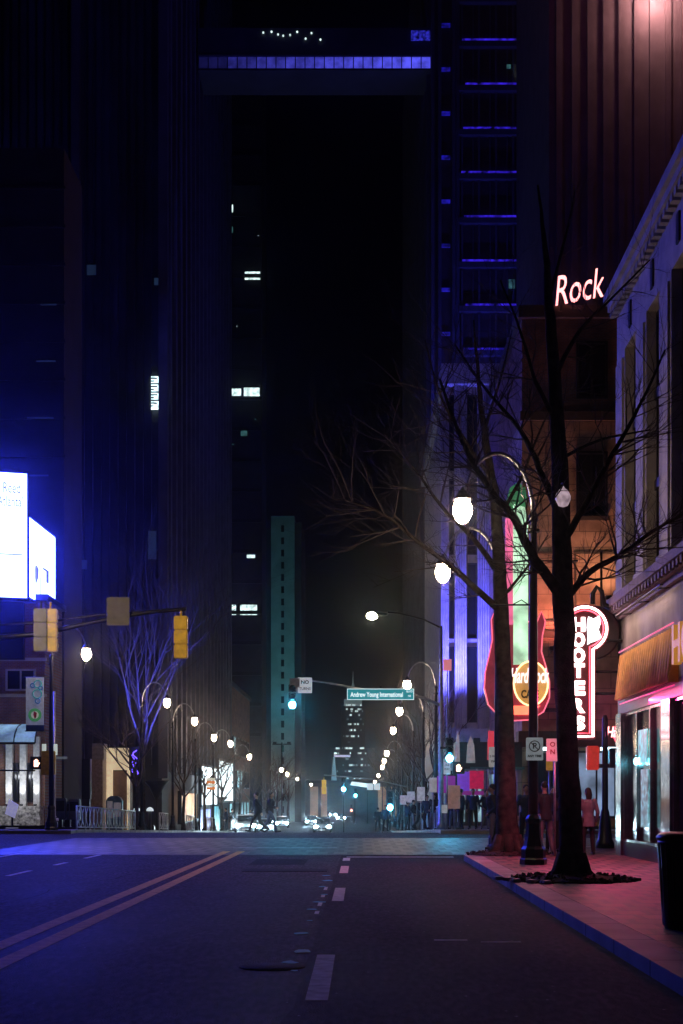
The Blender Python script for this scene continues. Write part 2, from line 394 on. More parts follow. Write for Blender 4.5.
# ------------------------------------------------------------------ bare trees
def branch(mb, p, dr, ln, r, depth, rng, seg=5, spread=.75, up=.12, tips=None, mi=0):
    n = 4 if depth > 1 else 3
    pts = [p.copy()]; d = dr.normalized()
    for i in range(n):
        d = (d + Vector((rng.gauss(0, .13), rng.gauss(0, .13), rng.gauss(0, .1) + up*.5))).normalized()
        pts.append(pts[-1] + d * ln / n)
    rr = [r * (1 - .62 * i / n) for i in range(n+1)]
    mb.tube(pts, rr, seg if depth > 1 else 3, mi, caps=False)
    if depth <= 0: return
    k = rng.randint(3, 4) if depth > 1 else rng.randint(2, 4)
    for i in range(k):
        f = rng.uniform(.3, 1.0); q = pts[min(n-1, int(f*n))].lerp(pts[min(n, int(f*n)+1)], f*n - int(f*n))
        ax = Vector((rng.gauss(0,1), rng.gauss(0,1), rng.gauss(0,.7))); ax = (ax - d*ax.dot(d)).normalized()
        nd = (d + ax * rng.uniform(spread*.6, spread*1.3) + Vector((0,0,up))).normalized()
        branch(mb, q, nd, ln * rng.uniform(.5, .78), r * rng.uniform(.38, .52), depth-1, rng, seg, spread, up, tips, mi)
def limb(tr, cr, pts, r0, r1, rng, depth=3, dens=5, ln=1.5):
    """a limb along given points; twigs grow from it"""
    P = [Vector(p) for p in pts]; fine = []
    for i in range(len(P)-1):
        a, b = P[i], P[i+1]; a0 = P[max(0, i-1)]; b1 = P[min(len(P)-1, i+2)]
        for k in range(4):
            t = k/4
            fine.append(.5*((2*a) + (b-a0)*t + (2*a0-5*a+4*b-b1)*t*t + (-a0+3*a-3*b+b1)*t**3))
    fine.append(P[-1]); n = len(fine)
    rr = [r0 + (r1-r0)*(i/(n-1))**.8 for i in range(n)]
    fine = [p + Vector((rng.gauss(0,1), rng.gauss(0,1), rng.gauss(0,1)))*min(.03, rr[i]*.15) if 0 < i < n-1 else p for i, p in enumerate(fine)]
    tr.tube(fine, rr, 10 if r0 > .1 else 7)
    for i in range(2, n):
        for _ in range(dens):
            if rng.random() > .33 + .3*i/n: continue
            d = (fine[i] - fine[i-1]).normalized(); ax = Vector((rng.gauss(0,1), rng.gauss(0,1), rng.gauss(0,.8)))
            ax = (ax - d*ax.dot(d)).normalized()
            branch(cr, fine[i], d*.6 + ax*rng.uniform(.6, 1.1) + Vector((0,0,.1)), ln*rng.uniform(.5, 1.15), min(rr[i]*.4, .02), depth-1, rng, 5)
def big_tree(label, base, d, trunk, limbs, seed):
    rng = random.Random(seed)
    t = thing('bare_tree', label, 'tree', base, 0, 'big bare trees on the brick pavement')
    b = Vector(base)
    def loc(px, py, dd): return at(px, py, d + dd) - b
    tr = MB(); cr = MB()
    pts = [loc(px, py, dd) for px, py, dd, r in trunk]; rad = [r for *_, r in trunk]
    # smoothed trunk
    P, Q = [], []
    for i in range(len(pts)-1):
        for k in range(5):
            P.append(pts[i].lerp(pts[i+1], k/5)); Q.append(rad[i] + (rad[i+1]-rad[i])*k/5)
    P.append(pts[-1]); Q.append(rad[-1])
    P = [p + Vector((rng.gauss(0,.008), rng.gauss(0,.008), 0)) for p in P]
    tr.tube(P, Q, 16)
    for k in range(7):   # root flare
        a = 2*PI*k/7 + rng.uniform(-.2, .2); r = rad[0]
        tr.tube([(r*.55*math.cos(a), r*.55*math.sin(a), .45), (r*1.0*math.cos(a), r*1.0*math.sin(a), .12), (r*1.8*math.cos(a), r*1.8*math.sin(a), -.03)], [r*.42, r*.36, r*.12], 7)
    for pts, r0, r1, dens, ln in limbs: limb(tr, cr, [loc(*p) for p in pts], r0, r1, rng, 3, dens, ln)
    tr.build('trunk', M_BARK, t); cr.build('crown', M_BARKP, t)
    return t
T1 = big_tree('nearest big bare tree with a dark trunk in a round bed of mulch', (X(572, 24.5), 24.5, .15), 24.5,
    [(573, 882, 0, .27), (571, 845, 0, .205), (568, 760, 0, .185), (565, 680, 0, .175), (563, 600, 0, .185), (561, 540, 0, .165), (560, 480, 0, .15), (556, 400, 0, .12), (550, 320, 0, .09), (545, 250, 0, .05), (538, 185, 0, .015)],
    [([(562, 598, 0), (535, 560, -.4), (515, 520, -.8), (490, 490, -1.2), (462, 440, -1.5), (440, 380, -1.6)], .11, .02, 4, 1.1),
     ([(564, 602, 0), (590, 572, .3), (625, 552, .5), (655, 530, .8), (700, 505, 1)], .075, .02, 4, 1.0),
     ([(560, 520, 0), (540, 470, .5), (520, 430, 1), (490, 395, 1.3), (455, 345, 1.6)], .08, .015, 4, 1.1),
     ([(561, 545, 0), (585, 505, -.4), (612, 455, -.8), (640, 405, -1), (665, 350, -1.2)], .075, .015, 4, 1.0),
     ([(556, 420, 0), (535, 380, -.3), (520, 330, -.5), (500, 280, -.6)], .05, .012, 3, 1.),
     ([(553, 380, 0), (580, 330, .6), (610, 300, 1), (650, 260, 1.2)], .05, .012, 3, 1.),
     ([(558, 460, 0), (600, 440, 1), (650, 430, 1.6)], .04, .012, 3, .9),
     ([(548, 300, 0), (565, 240, .3), (575, 190, .5)], .04, .01, 3, .8)], 11)
T2 = big_tree('second bare tree from the camera, behind the lamp post, its limb crossing the lamp glow', (X(508, 35.2), 35.2, .15), 35.2,
    [(508, 857, 0, .36), (507, 825, 0, .27), (506, 760, 0, .225), (504, 680, 0, .20), (501, 610, 0, .19), (499, 560, 0, .16), (495, 500, 0, .13), (485, 440, 0, .09), (478, 380, 0, .05), (474, 320, 0, .02)],
    [([(500, 612, 0), (475, 588, -.3), (446, 562, -.6), (415, 540, -1), (385, 515, -1.2), (345, 500, -1.4)], .10, .02, 3, 1.5),
     ([(499, 575, 0), (470, 535, .3), (440, 505, .6), (415, 470, 1), (385, 435, 1.2)], .085, .015, 3, 1.4),
     ([(497, 520, 0), (520, 480, .5), (540, 430, 1), (560, 390, 1.2)], .06, .015, 4, 1.3),
     ([(492, 480, 0), (465, 440, -.4), (440, 395, -.8), (425, 340, -1)], .06, .015, 4, 1.3),
     ([(500, 600, 0), (525, 570, -.6), (548, 535, -1)], .05, .015, 4, 1.1),
     ([(484, 430, 0), (500, 380, .4), (512, 330, .7)], .05, .012, 3, 1.2)], 5)
# mulch beds
for (px, d, lab, rr, n) in ((573, 24.5, 'round mound of dark mulch and stones under the nearest big tree', 1.05, 420), (508, 35.2, 'mound of dark mulch under the second bare tree', 1.0, 200)):
    rng = random.Random(int(px)); mb = MB(); mb.lathe([(rr, 0), (rr*.9, .03), (rr*.55, .08), (.25, .12), (.05, .12)], 26)
    for v in mb.bm.verts: v.co += Vector((rng.gauss(0,.03), rng.gauss(0,.03), rng.uniform(0,.01)))
    for _ in range(n):
        a = rng.uniform(0, 2*PI); q = rr*math.sqrt(rng.random())*1.05; z = .1*(1-q/rr) + .02; s = rng.uniform(.015, .05)
        m = Matrix.Translation((q*math.cos(a), q*math.sin(a), z)) @ Matrix.Rotation(rng.uniform(0, 6), 4, Vector((rng.random(), rng.random(), rng.random()+.1)).normalized())
        mb.box(-s*1.6, s*1.6, -s*.6, s*.6, -s*.3, s*.3, 0, m)
    o = mb.build('mulch', M_MULCH, None, (X(px, d), d, .15)); tag(o, lab, 'mulch', None, 'stuff')
rng = random.Random(3); 
for k, (a, q) in enumerate([(3.35, 1.15), (3.65, 1.2), (3.95, 1.18), (3.1, 1.3), (4.2, 1.25)]):
    mb = MB(); mb.bev(-.11, .11, -.07, .07, 0, .06, .015); o = mb.build('paving_brick', M_KERB, None, (X(573, 24.5)+q*math.cos(a), 24.5+q*math.sin(a), .152)); o.rotation_euler.z = rng.uniform(0, 3)
    tag(o, 'loose pale edging brick beside the mulch of the nearest tree', 'brick', 'loose edging bricks by the tree bed')
# street trees far off: one pattern per kind, copied
def street_tree(seed, h, br=.07, nb=7):
    rng = random.Random(seed); t = thing('street_tree', 'x', 'tree')
    tr = MB(); P = [Vector((rng.gauss(0,.05), rng.gauss(0,.05), z*(2. if nb > 7 else 1))) for z in (0, .25, 1.2, 2.4, 3.4)]; tr.tube(P, [.22, .15, .12, .11, .09], 9)
    cr = MB()
    for k in range(nb):
        a = 2*PI*k/nb + rng.uniform(-.3, .3); e = rng.uniform(.9, 1.8)*(2.6 if nb > 7 else 1) if k else 3
        branch(cr, P[3 if k % 2 else 4], Vector((math.cos(a), math.sin(a), e)), h*.42*rng.uniform(.8, 1.1), br, 4, rng, 5, .6, .12)
    tr.build('trunk', M_BARK, t); cr.build('crown', M_BARKP, t); return t
s1, s2 = street_tree(21, 7.5), street_tree(22, 8); s3 = street_tree(23, 17, .085, 11)
used = {}
def put_tree(src, x, d, rz, sc, lab, grp):
    o = src if src.name not in used else copy_tree(src)
    used[src.name] = 1; o.location = (x, d, G(d)+.15); o.rotation_euler.z = rz; o.scale = (sc,)*3; o['label'] = lab; o['group'] = grp
gl, gr = 'street trees of the left pavement', 'street trees of the right pavement'
put_tree(s3, -13.7, 90, 1, 1.0, 'tall bare tree glowing blue behind the hanging yellow traffic signal', gl)
for i, (x, d, sc, lab) in enumerate(((-12.75, 81, 1.0, 'bare tree just beyond the pale railing on the left'), (-12.9, 104, 1.0, 'bare tree between the second and third left lamps'),
      (-13.0, 119, 1.1, 'bare tree in front of the white shop window'), (-13.0, 134, 1.1, 'bare tree beyond the white shop window'), (-13.1, 155, 1.2, 'bare tree over the parked cars'),
      (-13.2, 176, 1.2, 'bare tree left of the walking couple'), (-13.2, 200, 1.3, 'bare tree above the walking couple'), (-13.3, 228, 1.3, 'small far tree beyond the walking couple'), (-13.3, 262, 1.4, 'tiny far tree at the end of the left row'))):
    put_tree(s2 if i % 2 else s1, x, d, i*1.7, sc, lab, gl)
for i, (x, d, sc, lab) in enumerate(((4.3, 82, .95, 'bare tree between the two lamps under the street name sign'), (4.5, 98, 1.0, 'bare tree behind the white signs on the right pavement'),
      (4.5, 120, 1.1, 'bare tree halfway along the descending row of right lamps'), (4.7, 146, 1.2, 'bare tree near the small lamps on the right'), (4.9, 168, 1.3, 'dark bushy tree by the smallest right lamps'),
      (5.2, 200, 1.5, 'far dark tree right of the distant cars'), (5.5, 240, 1.7, 'farthest dark tree at the right end of the street'))):
    put_tree(s1 if i % 2 else s2, x, d, i*2.1+.5, sc, lab, gr)

tl = thing('added_tree_floodlight', 'added blue floodlight on the ground under the tall blue lit tree', 'floodlight', (-12.7, 86.6, G(86.6)+.15))  # added uplight that turns the tree crown blue
m = MB(); m.bev(-.2, .2, -.2, .2, 0, .3, .04); m.build('housing', M_BLK, tl)
light('SPOT', 'added_tree_beam', (-12.7, 86.6, G(86.6)+.6), (.06, .08, 1), 30000, (-13.9, 90, 16), spot_size=R(44), spot_blend=.6, shadow_soft_size=.2)
# ------------------------------------------------------------------ buildings
def window(parent, x0, x1, z0, z1, y, m, n=1, rows=1, face='front', frame=M_BLK, fw=.08, name='window'):
    """window lying on a front (facing -Y at y) or a street side plane (at x=y, facing fx)"""
    f = MB(); p = MB()
    def B(mb, a0, a1, b0, b1, t0, t1):
        if face == 'front': mb.box(a0, a1, y - t1, y - t0, b0, b1)
        elif face == 'east': mb.box(y + t0, y + t1, a0, a1, b0, b1)
        else: mb.box(y - t1, y - t0, a0, a1, b0, b1)
    for a, b in ((x0, x0+fw), (x1-fw, x1)): B(f, a, b, z0, z1, .0, .12)
    for a, b in ((z0, z0+fw), (z1-fw, z1)): B(f, x0+fw, x1-fw, a, b, .0, .12)
    for k in range(1, n): c = x0 + (x1-x0)*k/n; B(f, c-fw*.4, c+fw*.4, z0+fw, z1-fw, .003, .1)
    B(p, x0+fw, x1-fw, z0+fw, z1-fw, .002, .04)
    o = f.build(name, frame, parent); p.build('pane', m, o); return o
LITW = lamp('lit office window', (.75, 1, .98), 1.3, .5, 2.); LITD = lamp('dim office window', (.12, .4, .42), .25, .7, 1.5)
LITB = lamp('bright lit window', (.7, .95, 1), 2.2, .5, 4); LITBD = lamp('dim blue window', (.03, .07, .16), .2, .4, 1)

# (1) near right building: pale stone, wide pilasters, awning, shop front
BX, BD = 6.42, 35.4
b = thing('corner_building', 'pale stone building with tall pilasters and a tan ribbed awning over its shop front', 'building', (0, 0, 0))
m = MB(); m.box(BX+.35, 26, -6, BD-.35, .15, 13.8)
m.build('wall', M_STONE, b)
m = MB()
m.box(BX, BX+.36, -6, BD, 4.0, 5.98)     # wall band over the shops
m.box(BX, 26, BD-.36, BD, 4.0, 13.6)
m.build('stone_band', mat('darker pale stone', (.3, .27, .25), .75, bump=.3, scale=1.5, var=.35), b)  # band stone set darker than the rest of the wall
m = MB(); m.box(BX-.02, BX+.38, -6, BD+.02, 12.4, 13.8)
for k in range(16): m.box(BX-.06, BX-.02, BD-1.9-k*2.55, BD-1.65-k*2.55, 12.7, 13.3, 1)
m.build('frieze', [M_STONE, M_BLK], b)
m = MB(); m.box(BX-.35, BX+.4, -6, BD+.1, 13.82, 14.05); m.box(BX-.25, BX+.4, -6, BD+.06, 13.64, 13.82)
for k in range(110): m.box(BX-.2, BX-.02, BD-k*.36-.2, BD-k*.36, 13.48, 13.64)
m.build('roof_cornice', M_STONE, b)
m = MB(); m.box(BX-.34, BX+.02, -6, BD+.02, 6.22, 6.42); m.box(BX-.22, BX+.02, -6, BD+.015, 6.06, 6.22); m.box(BX-.1, BX+.02, -6, BD+.01, 5.93, 6.06)
for k in range(120): m.box(BX-.3, BX-.12, BD-k*.34-.16, BD-k*.34, 6.07, 6.216)
m.build('cornice', mat('purple brown painted stone', (.22, .16, .2), .7), b)
PI_D = [BD-.6-2.55*k for k in range(14)]
for k, c in enumerate(PI_D):
    m = MB(); m.box(BX-.04, BX+.36, c-.55, c+.55, 6.42, 12.4); m.box(BX-.09, BX-.04, c-.42, c+.42, 6.7, 12.2); m.box(BX-.12, BX+.3, c-.6, c+.6, 6.42, 6.68); m.build('pilaster', M_STONE, b)
    if k < 13:
        w = window(b, c-2.0+.002, c-.552, 6.5, 12.35, BX+.30, M_GLASSD, 2, face='west', fw=.1)
        for z in (8.4, 10.4):
            s = MB(); s.box(BX+.14, BX+.27, c-1.99, c-.56, z, z+.22); s.build('transom', M_BLK, w)
# shop front
m = MB(); m.box(BX, BX+.36, -6, BD, 3.62, 3.99); m.build('shop_beam', mat('dark painted beam', (.12, .05, .09), .35), b)
for k, (c, w_) in enumerate(((BD-.35, .34), (BD-5.75, .42), (BD-11.2, .42), (BD-16.6, .42), (BD-22, .42))):
    m = MB(); m.box(BX-.06, BX+.3, c-w_, c+w_, .15, 3.62); m.build('pillar', M_CHROME, b)
for k in range(4):
    a1 = BD-.7-5.45*k; a0 = a1-4.6
    for j in range(3):
        w = window(b, a0+j*(a1-a0)/3, a0+(j+1)*(a1-a0)/3-.002, .5, 3.6, BX+.14, M_GLASSD, 1, face='west', fw=.06, frame=M_CHROME)
    s = MB(); s.box(BX, BX+.3, a0, a1, .15, .5); s.build('stall_riser', M_BLK, b)
# posters and a lit panel stuck on the glass
for (d0, d1, z0, z1, mm) in ((31.6, 32.6, 2.35, 3.1, lamp('teal lit poster', (.05, .55, .6), .9, .6, 5)), (31.5, 32.3, .9, 2.2, lamp('pale lit poster', (.25, .6, .7), .5, .8, 7))):
    s = MB(); s.box(BX-.045, BX-.02, d0, d1, z0, z1); s.build('poster', mm, b)
s = MB(); s.ell((BX-.03, 32.9, 2.4), (.05, .16, .09)); s.ell((BX-.03, 32.5, 2.4), (.05, .12, .09)); s.build('window_lamp', lamp('cyan window lamp', (.2, .8, 1), 14), b)
# awning
a0, a1 = 28.7, 34.7
m = MB(); nrib = 24
for k in range(nrib):
    y0 = a0 + (a1-a0)*k/nrib; y1 = a0 + (a1-a0)*(k+.55)/nrib
    yc = (y0+y1)/2; m.tube([(BX-.04, yc, 5.0), (BX-.16, yc, 3.92)], .085, 8)
m.prism([(BX-.0, 4.98), (BX-.13, 3.9), (BX-.16, 3.92), (BX-.01, 5.02)], a0, a1, 1)
aw = m.build('awning', [mat('tan ribbed canvas', (.9, .46, .14), .7, var=.2), mat('brown canvas', (.16, .07, .03), .8)], b)
m = MB(); m.prism([(BX, 5.0), (BX, 3.9), (BX-.22, 3.9)], a0-.03, a0+.01); m.build('awning_side', MATS['tan ribbed canvas'], aw)
PINK = lamp('pink neon line', (1, .16, .34), .9)
m = MB(); m.tube([(BX-.1, a0, 5.1), (BX-.1, a1, 5.1)], .02, 6); m.build('neon_tube', PINK, aw)
m = MB(); m.tube([(BX-.08, a0, 3.84), (BX-.08, a1, 3.84)], .018, 6); m.build('neon_tube', lamp('magenta soffit neon', (1, .06, .3), .8), b)
light('AREA', 'soffit_light', (BX-.16, (a0+a1)/2, 3.74), (1, .03, .2), 330, (BX-1.2, (a0+a1)/2-1.5, 0), shape='RECTANGLE', size=5.5, size_y=.08)
# letters on the wall over the awning's near end
text('HOOTERS', 1.05, mat('orange sign letters', (.8, .38, .06), .4, emit=(1, .42, .07), strength=.35), b, (BX-.15, 25.65, 4.55), 'lettering', rz=R(-90), depth=.08, bold=.03, width=5.2)
light('AREA', 'added_awning_lamp', (BX-.28, 31.6, 5.86), (1, .66, .5), 19, (BX-.1, 31.6, 4.4), shape='RECTANGLE', size=5.0, size_y=.05)  # added lamp with its own rail, brightens the awning
m = MB(); m.box(BX-.33, BX-.26, 28.9, 33.9, 5.88, 5.91)
for y in (29.5, 31.6, 33.7): m.tube([(BX-.28, y, 5.9), (BX, y, 5.92)], .015, 5)
m.build('added_awning_lamp_rail', M_BLK, b)

# (2) blade sign of seven letters under a disc, hung on that building's corner
NEON = lamp('hot white neon', (1, .60, .60), 9); NRED = lamp('red neon glow', (1, .05, .10), 4.5); NWHITE = lamp('white neon letters', (1, .70, .68), 5)
SD = 34.6
s = thing('blade_sign', 'tall neon blade sign with a round top and white letters spelling HOOTERS', 'sign', (X(583, SD), SD, .15))
def sx(px): return (px-583)/F*SD
def sz(py): return Z(py, SD) - .15
def key_outline(g):
    cxr, czr, rr = sx(584.5), sz(629), .54+g
    pts = [(sx(563)-g, sz(737)-g), (sx(593)+g, sz(737)-g), (sx(593)+g, sz(650))]
    a0 = math.atan2(sz(650)-czr, sx(593)+g-cxr); 
    a0 = -math.acos(max(-1, min(1, (sx(593)+g-cxr)/rr)))
    a1 = PI + math.acos(max(-1, min(1, (cxr-(sx(563)-g))/rr)))
    pts[2] = (sx(593)+g, czr + rr*math.sin(a0))
    for k in range(1, 28): a = a0 + (a1-a0)*k/28; pts.append((cxr+rr*math.cos(a), czr+rr*math.sin(a)))
    pts.append((sx(563)-g, czr + rr*math.sin(a1)))
    return pts
m = MB(); m.prism(key_outline(.06), -.03, .42); m.build('sign_box', mat('dark maroon sign box', (.10, .02, .025), .4), s)
ol = key_outline(-.01); m = MB(); m.tube([(x, -.07, z) for x, z in ol] + [(ol[0][0], -.07, ol[0][1])], .03, 8); m.build('neon_border', NEON, s)
ol = key_outline(-.09); m = MB(); m.tube([(x, -.05, z) for x, z in ol] + [(ol[0][0], -.05, ol[0][1])], .014, 6); m.build('inner_neon_border', NRED, s)
for ch, py in zip('HOOTERS', (625.5, 641, 656.5, 671.5, 689, 706.5, 724)):
    text(ch, .44, NWHITE, s, (sx(578.3), -.06, sz(py)), 'letter', depth=.02, bold=.026, width=.31 if ch != 'T' else .29)
pts = [(588,617),(593,619),(599,616),(600,624),(598,630),(601,638),(596,641),(590,643),(587,645),(587.5,636),(586.5,628),(587,621)]
m = MB(); m.prism([(sx(a), sz(c)) for a, c in pts], -.075, -.035); m.build('mascot_stand_in', lamp('white light panel', (.9, .95, 1), 3.2), s)  # plain glowing shape standing in for the mascot figure
m = MB(); m.lathe([(.62, 0), (.67, .05), (.67, .3), (.62, .35)], 28); o_ = m.build('rear_drum', mat('black maroon drum', (.04, .012, .015), .4), s, (sx(595), .62, sz(631))); o_.rotation_euler.x = R(90)
m = MB()
for py, x1 in ((671, 613), (693, 613), (640, 614)): m.tube([(sx(590), .2, sz(py)), (BX+.1-X(583, SD), .2, sz(py))], .035, 6)
m.build('bracket', M_BLK, s)
m = MB(); m.tube([(sx(594), .2, sz(603)), (sx(594), .2, sz(593)), (sx(598), .2, sz(586)), (sx(603), .2, sz(590)), (sx(606), .2, sz(604)), (BX+.1-X(583, SD), .2, sz(610))], .06, 8); m.build('goose_neck', M_BLK, s)

# (3) tan block building across the side street with a neon word on its roof
HD = 68.
hx0 = X(522, HD)
b = thing('music_cafe_building', 'tan stone block building behind the blade sign with a neon word on its parapet', 'building', (0, 0, .15))
m = MB(); m.box(hx0, 34, HD, HD+26, 0, Z(420, HD)); m.build('wall', M_BRICKO, b)
m = MB(); m.box(hx0, 34, HD+.02, HD+26, Z(420, HD)+.001, Z(322, HD)); m.build('upper_wall', M_BRICK, b)
m = MB(); m.box(hx0-.2, 34, HD-.25, HD+26, Z(322, HD), Z(310, HD)); m.build('cornice', M_STONED, b)
m = MB(); m.box(hx0-.1, 34, HD-.15, HD+.02, Z(424, HD), Z(415, HD)); m.build('string_course', M_STONED, b)
m = MB(); m.box(hx0-.1, 34, HD-.12, HD-.002, Z(641, HD), Z(634, HD)); m.build('string_course', M_STONED, b)
for k in range(5):
    x0 = X(576, HD) + k*3.6
    w = window(b, x0, x0+1.5, Z(520, HD), Z(455, HD), HD, M_GLASSD, 2, fw=.12); m = MB(); m.box(x0-.1, x0+1.6, HD-.2, HD-.122, Z(524, HD), Z(520, HD)); m.build('sill', M_STONED, w)
    window(b, x0, x0+1.5, Z(402, HD), Z(345, HD), HD+.02, M_GLASSD, 2, fw=.12)
for k, x0 in enumerate((X(527, HD), X(574, HD), X(600, HD))):   # shallow framed panels
    m = MB(); z0, z1 = Z(625, HD), Z(555, HD); w_ = 1.25
    for q in ((x0, x0+.1, z0, z1), (x0+w_, x0+w_+.1, z0, z1), (x0+.1, x0+w_, z0, z0+.1), (x0+.1, x0+w_, z1-.1, z1)): m.box(q[0], q[1], HD-.06, HD-.002, q[2], q[3])
    m.build('wall_panel', M_STONED, b)
SHOPG = lamp('shop interior glow', (.35, .5, .8), .35, .8, .9)
for k in range(7):
    x0 = hx0+.3+k*2.3
    w = window(b, x0, x0+1.9, .4, 3.6, HD, SHOPG if k in (1, 4) else M_GLASSD, 2, fw=.1)
m = MB(); m.box(hx0-.3, 34, HD-1.2, HD-.003, 3.75, 4.5); m.build('shop_canopy', mat('dark canopy', (.05, .025, .02), .5), b)
for k in range(4):
    m = MB(); m.box(hx0+.6+k*3, hx0+2.0+k*3, HD-1.1, HD-.9, 3.6, 3.74); m.build('canopy_lamp', lamp('white canopy lamp', (.7, .95, 1), 7), b)
w = text('Rock', 2.0, lamp('pink white neon', (1, .30, .30), 3.2), b, (X(578, HD), HD-.35, Z(291, HD)-.15), 'neon_lettering', depth=.05, bold=-.012, shear=.5, width=2.5); w.rotation_euler.y = R(-11)
m = MB()
for k in range(4): m.tube([(X(560+k*12, HD), HD-.3, Z(312, HD)-.2), (X(560+k*12, HD), HD-.3, Z(285, HD)-.15)], .03, 5)
m.build('sign_post', M_BLK, b)
for i, (px, py) in enumerate(((549, 650), (570, 640), (604, 600))):  # added lamps that warm the tan facade
    wl = MB(); wl.bev(X(px, HD)-.15, X(px, HD)+.15, HD-1.3, HD-1.0, Z(py, HD)-.3, Z(py, HD)-.1, .03); wl.tube([(X(px, HD), HD-1.1, Z(py, HD)-.25), (X(px, HD), HD, Z(py, HD)-.4)], .03, 5); wl.build('added_wall_lamp', M_BLK, b)
    light('SPOT', 'added_wall_lamp_beam', (X(px, HD), HD-1.2, Z(py, HD)), ((1, .22, .16), (1, .42, .25), (1, .5, .3))[i], (1100, 600, 500)[i], (X(px, HD), HD, Z(py, HD)+4), spot_size=R(120), spot_blend=1, shadow_soft_size=.3)
# red ring with the word on the shop front
RW = lamp('white red lettering', (1, .35, .35), 4); RR = lamp('red ring neon', (1, .05, .08), 3)
s = thing('round_neon_sign', 'small red ring sign with white words beside the steel corner pillar', 'sign', (X(627, 66), 66, .15))
m = MB(); c = (0, -.05, Z(737, 66)); m.tube([(.62*math.cos(a), -.05, c[2]+.62*math.sin(a)) for a in [2*PI*k/24 for k in range(25)]], .04, 6); m.build('ring', RR, s)
m = MB(); m.lathe([(.6, 0), (.6, .06)], 24); o = m.build('disc', mat('dark red disc', (.12, .01, .01), .4), s, (0, .0, c[2])); o.rotation_euler.x = R(90)
text('Hard Rock', .7, RW, s, (.02, -.14, c[2]+.05), 'lettering', depth=.02, bold=.01, shear=.25, width=2.0)
m = MB(); m.tube([(0, .1, c[2]-.3), (0, .1, c[2]+.9)], .04, 6); m.box(-.1, .1, .0, 1.0, c[2]+.2, c[2]+.3); m.build('bracket', M_BLK, s)

# (4) giant guitar sign
GD = 65.5
gs = thing('guitar_sign', 'giant upright neon guitar with a green white neck and a round amber badge', 'sign', (X(517, GD), GD, .15))
def gx(px): return (px-517)/F*GD
def gz(py): return Z(py, GD)-.15
def blob(cx, cy, rx, ry, n=28): return [(gx(cx)+rx/F*GD*math.cos(2*PI*k/n), gz(cy)+ry/F*GD*math.sin(2*PI*k/n)) for k in range(n)]
body = []
for px, py in ((512,622),(502,628),(497,620),(494,612),(491,620),(492,640),(489,655),(485,672),(484,688),(488,705),(498,716),(512,721),(530,720),(543,712),(549,698),(549,682),(545,665),(541,652),(542,636),(545,622),(541,612),(536,624),(528,622)): body.append((gx(px), gz(py)))
m = MB(); m.prism(body, -.12, .45); m.build('body', mat('red lacquer', (.28, .02, .03), .3, emit=(.9, .12, .2), strength=.14, evar=.5, escale=.8), gs)
m = MB(); m.tube([(x, -.16, z) for x, z in body] + [(body[0][0], -.16, body[0][1])], .035, 6); m.build('body_neon', lamp('pink red neon', (1, .14, .22), 1.3), gs)
m = MB(); m.prism([(gx(506), gz(625)), (gx(512.5), gz(625)), (gx(512.5), gz(512)), (gx(509), gz(512)), (gx(506), gz(518))], -.2, .4); m.build('neck_side', lamp('pink tube panel', (1, .16, .35), .85, .25, 2), gs)
m = MB(); m.prism([(gx(513), gz(665)), (gx(527.5), gz(665)), (gx(527.5), gz(520)), (gx(524), gz(508)), (gx(513), gz(505))], -.22, .4); m.build('neck', lamp('green white fretboard', (.62, 1, .66), .95, .45, 1.), gs)
m = MB(); m.tube([(gx(534), .3, gz(500)), (gx(534), .3, gz(650))], .06, 6); m.build('edge_tube', lamp('violet tube', (.35, .2, 1), 1.3), gs)
for k in range(5):
    m = MB(); m.box(gx(513), gx(527.5), -.25, -.222, gz(530+k*9), gz(530+k*9)+.05); m.build('fret', M_POST, gs)
m = MB(); m.prism([(gx(510), gz(512)), (gx(507), gz(500)), (gx(510), gz(488)), (gx(518), gz(482)), (gx(525), gz(488)), (gx(527), gz(500)), (gx(524), gz(512))], -.08, .35); m.build('headstock', mat('green headstock', (.1, .3, .12), .4, emit=(.2, .9, .4), strength=.15), gs)
m = MB(); m.prism(blob(530, 684, 17, 22), -.3, -.225); m.build('badge', lamp('amber badge', (1, .45, .10), .6, .3, 1.5), gs)
m = MB(); q = blob(530, 684, 17, 22); m.tube([(x, -.33, z) for x, z in q+q[:1]], .04, 6); m.build('badge_neon', lamp('amber neon ring', (1, .6, .25), 3), gs)
text('Hard Rock', .95, lamp('white badge lettering', (1, .8, .75), 1.5), gs, (gx(529), -.36, gz(677)), 'lettering', depth=.03, bold=.02, shear=.2, width=1.75)
text('CAFE', .5, M_BLACKL, gs, (gx(529), -.33, gz(695)), 'lettering', depth=.03, bold=.015, width=.8)
m = MB(); m.prism([(gx(496), gz(706)), (gx(540), gz(706)), (gx(530), gz(715)), (gx(506), gz(715))], -.2, -.125); m.build('lower_light', lamp('red orange glow', (1, .12, .06), 3), gs)
m = MB(); m.box(gx(545), gx(560), .1, .3, gz(690), gz(688)); m.box(gx(545), gx(560), .1, .3, gz(712), gz(708)); m.box(gx(512), gx(524), .1, 2.6, gz(560), gz(558)); m.box(gx(512), gx(524), .1, 2.6, gz(660), gz(657)); m.build('bracket', M_BLK, gs)

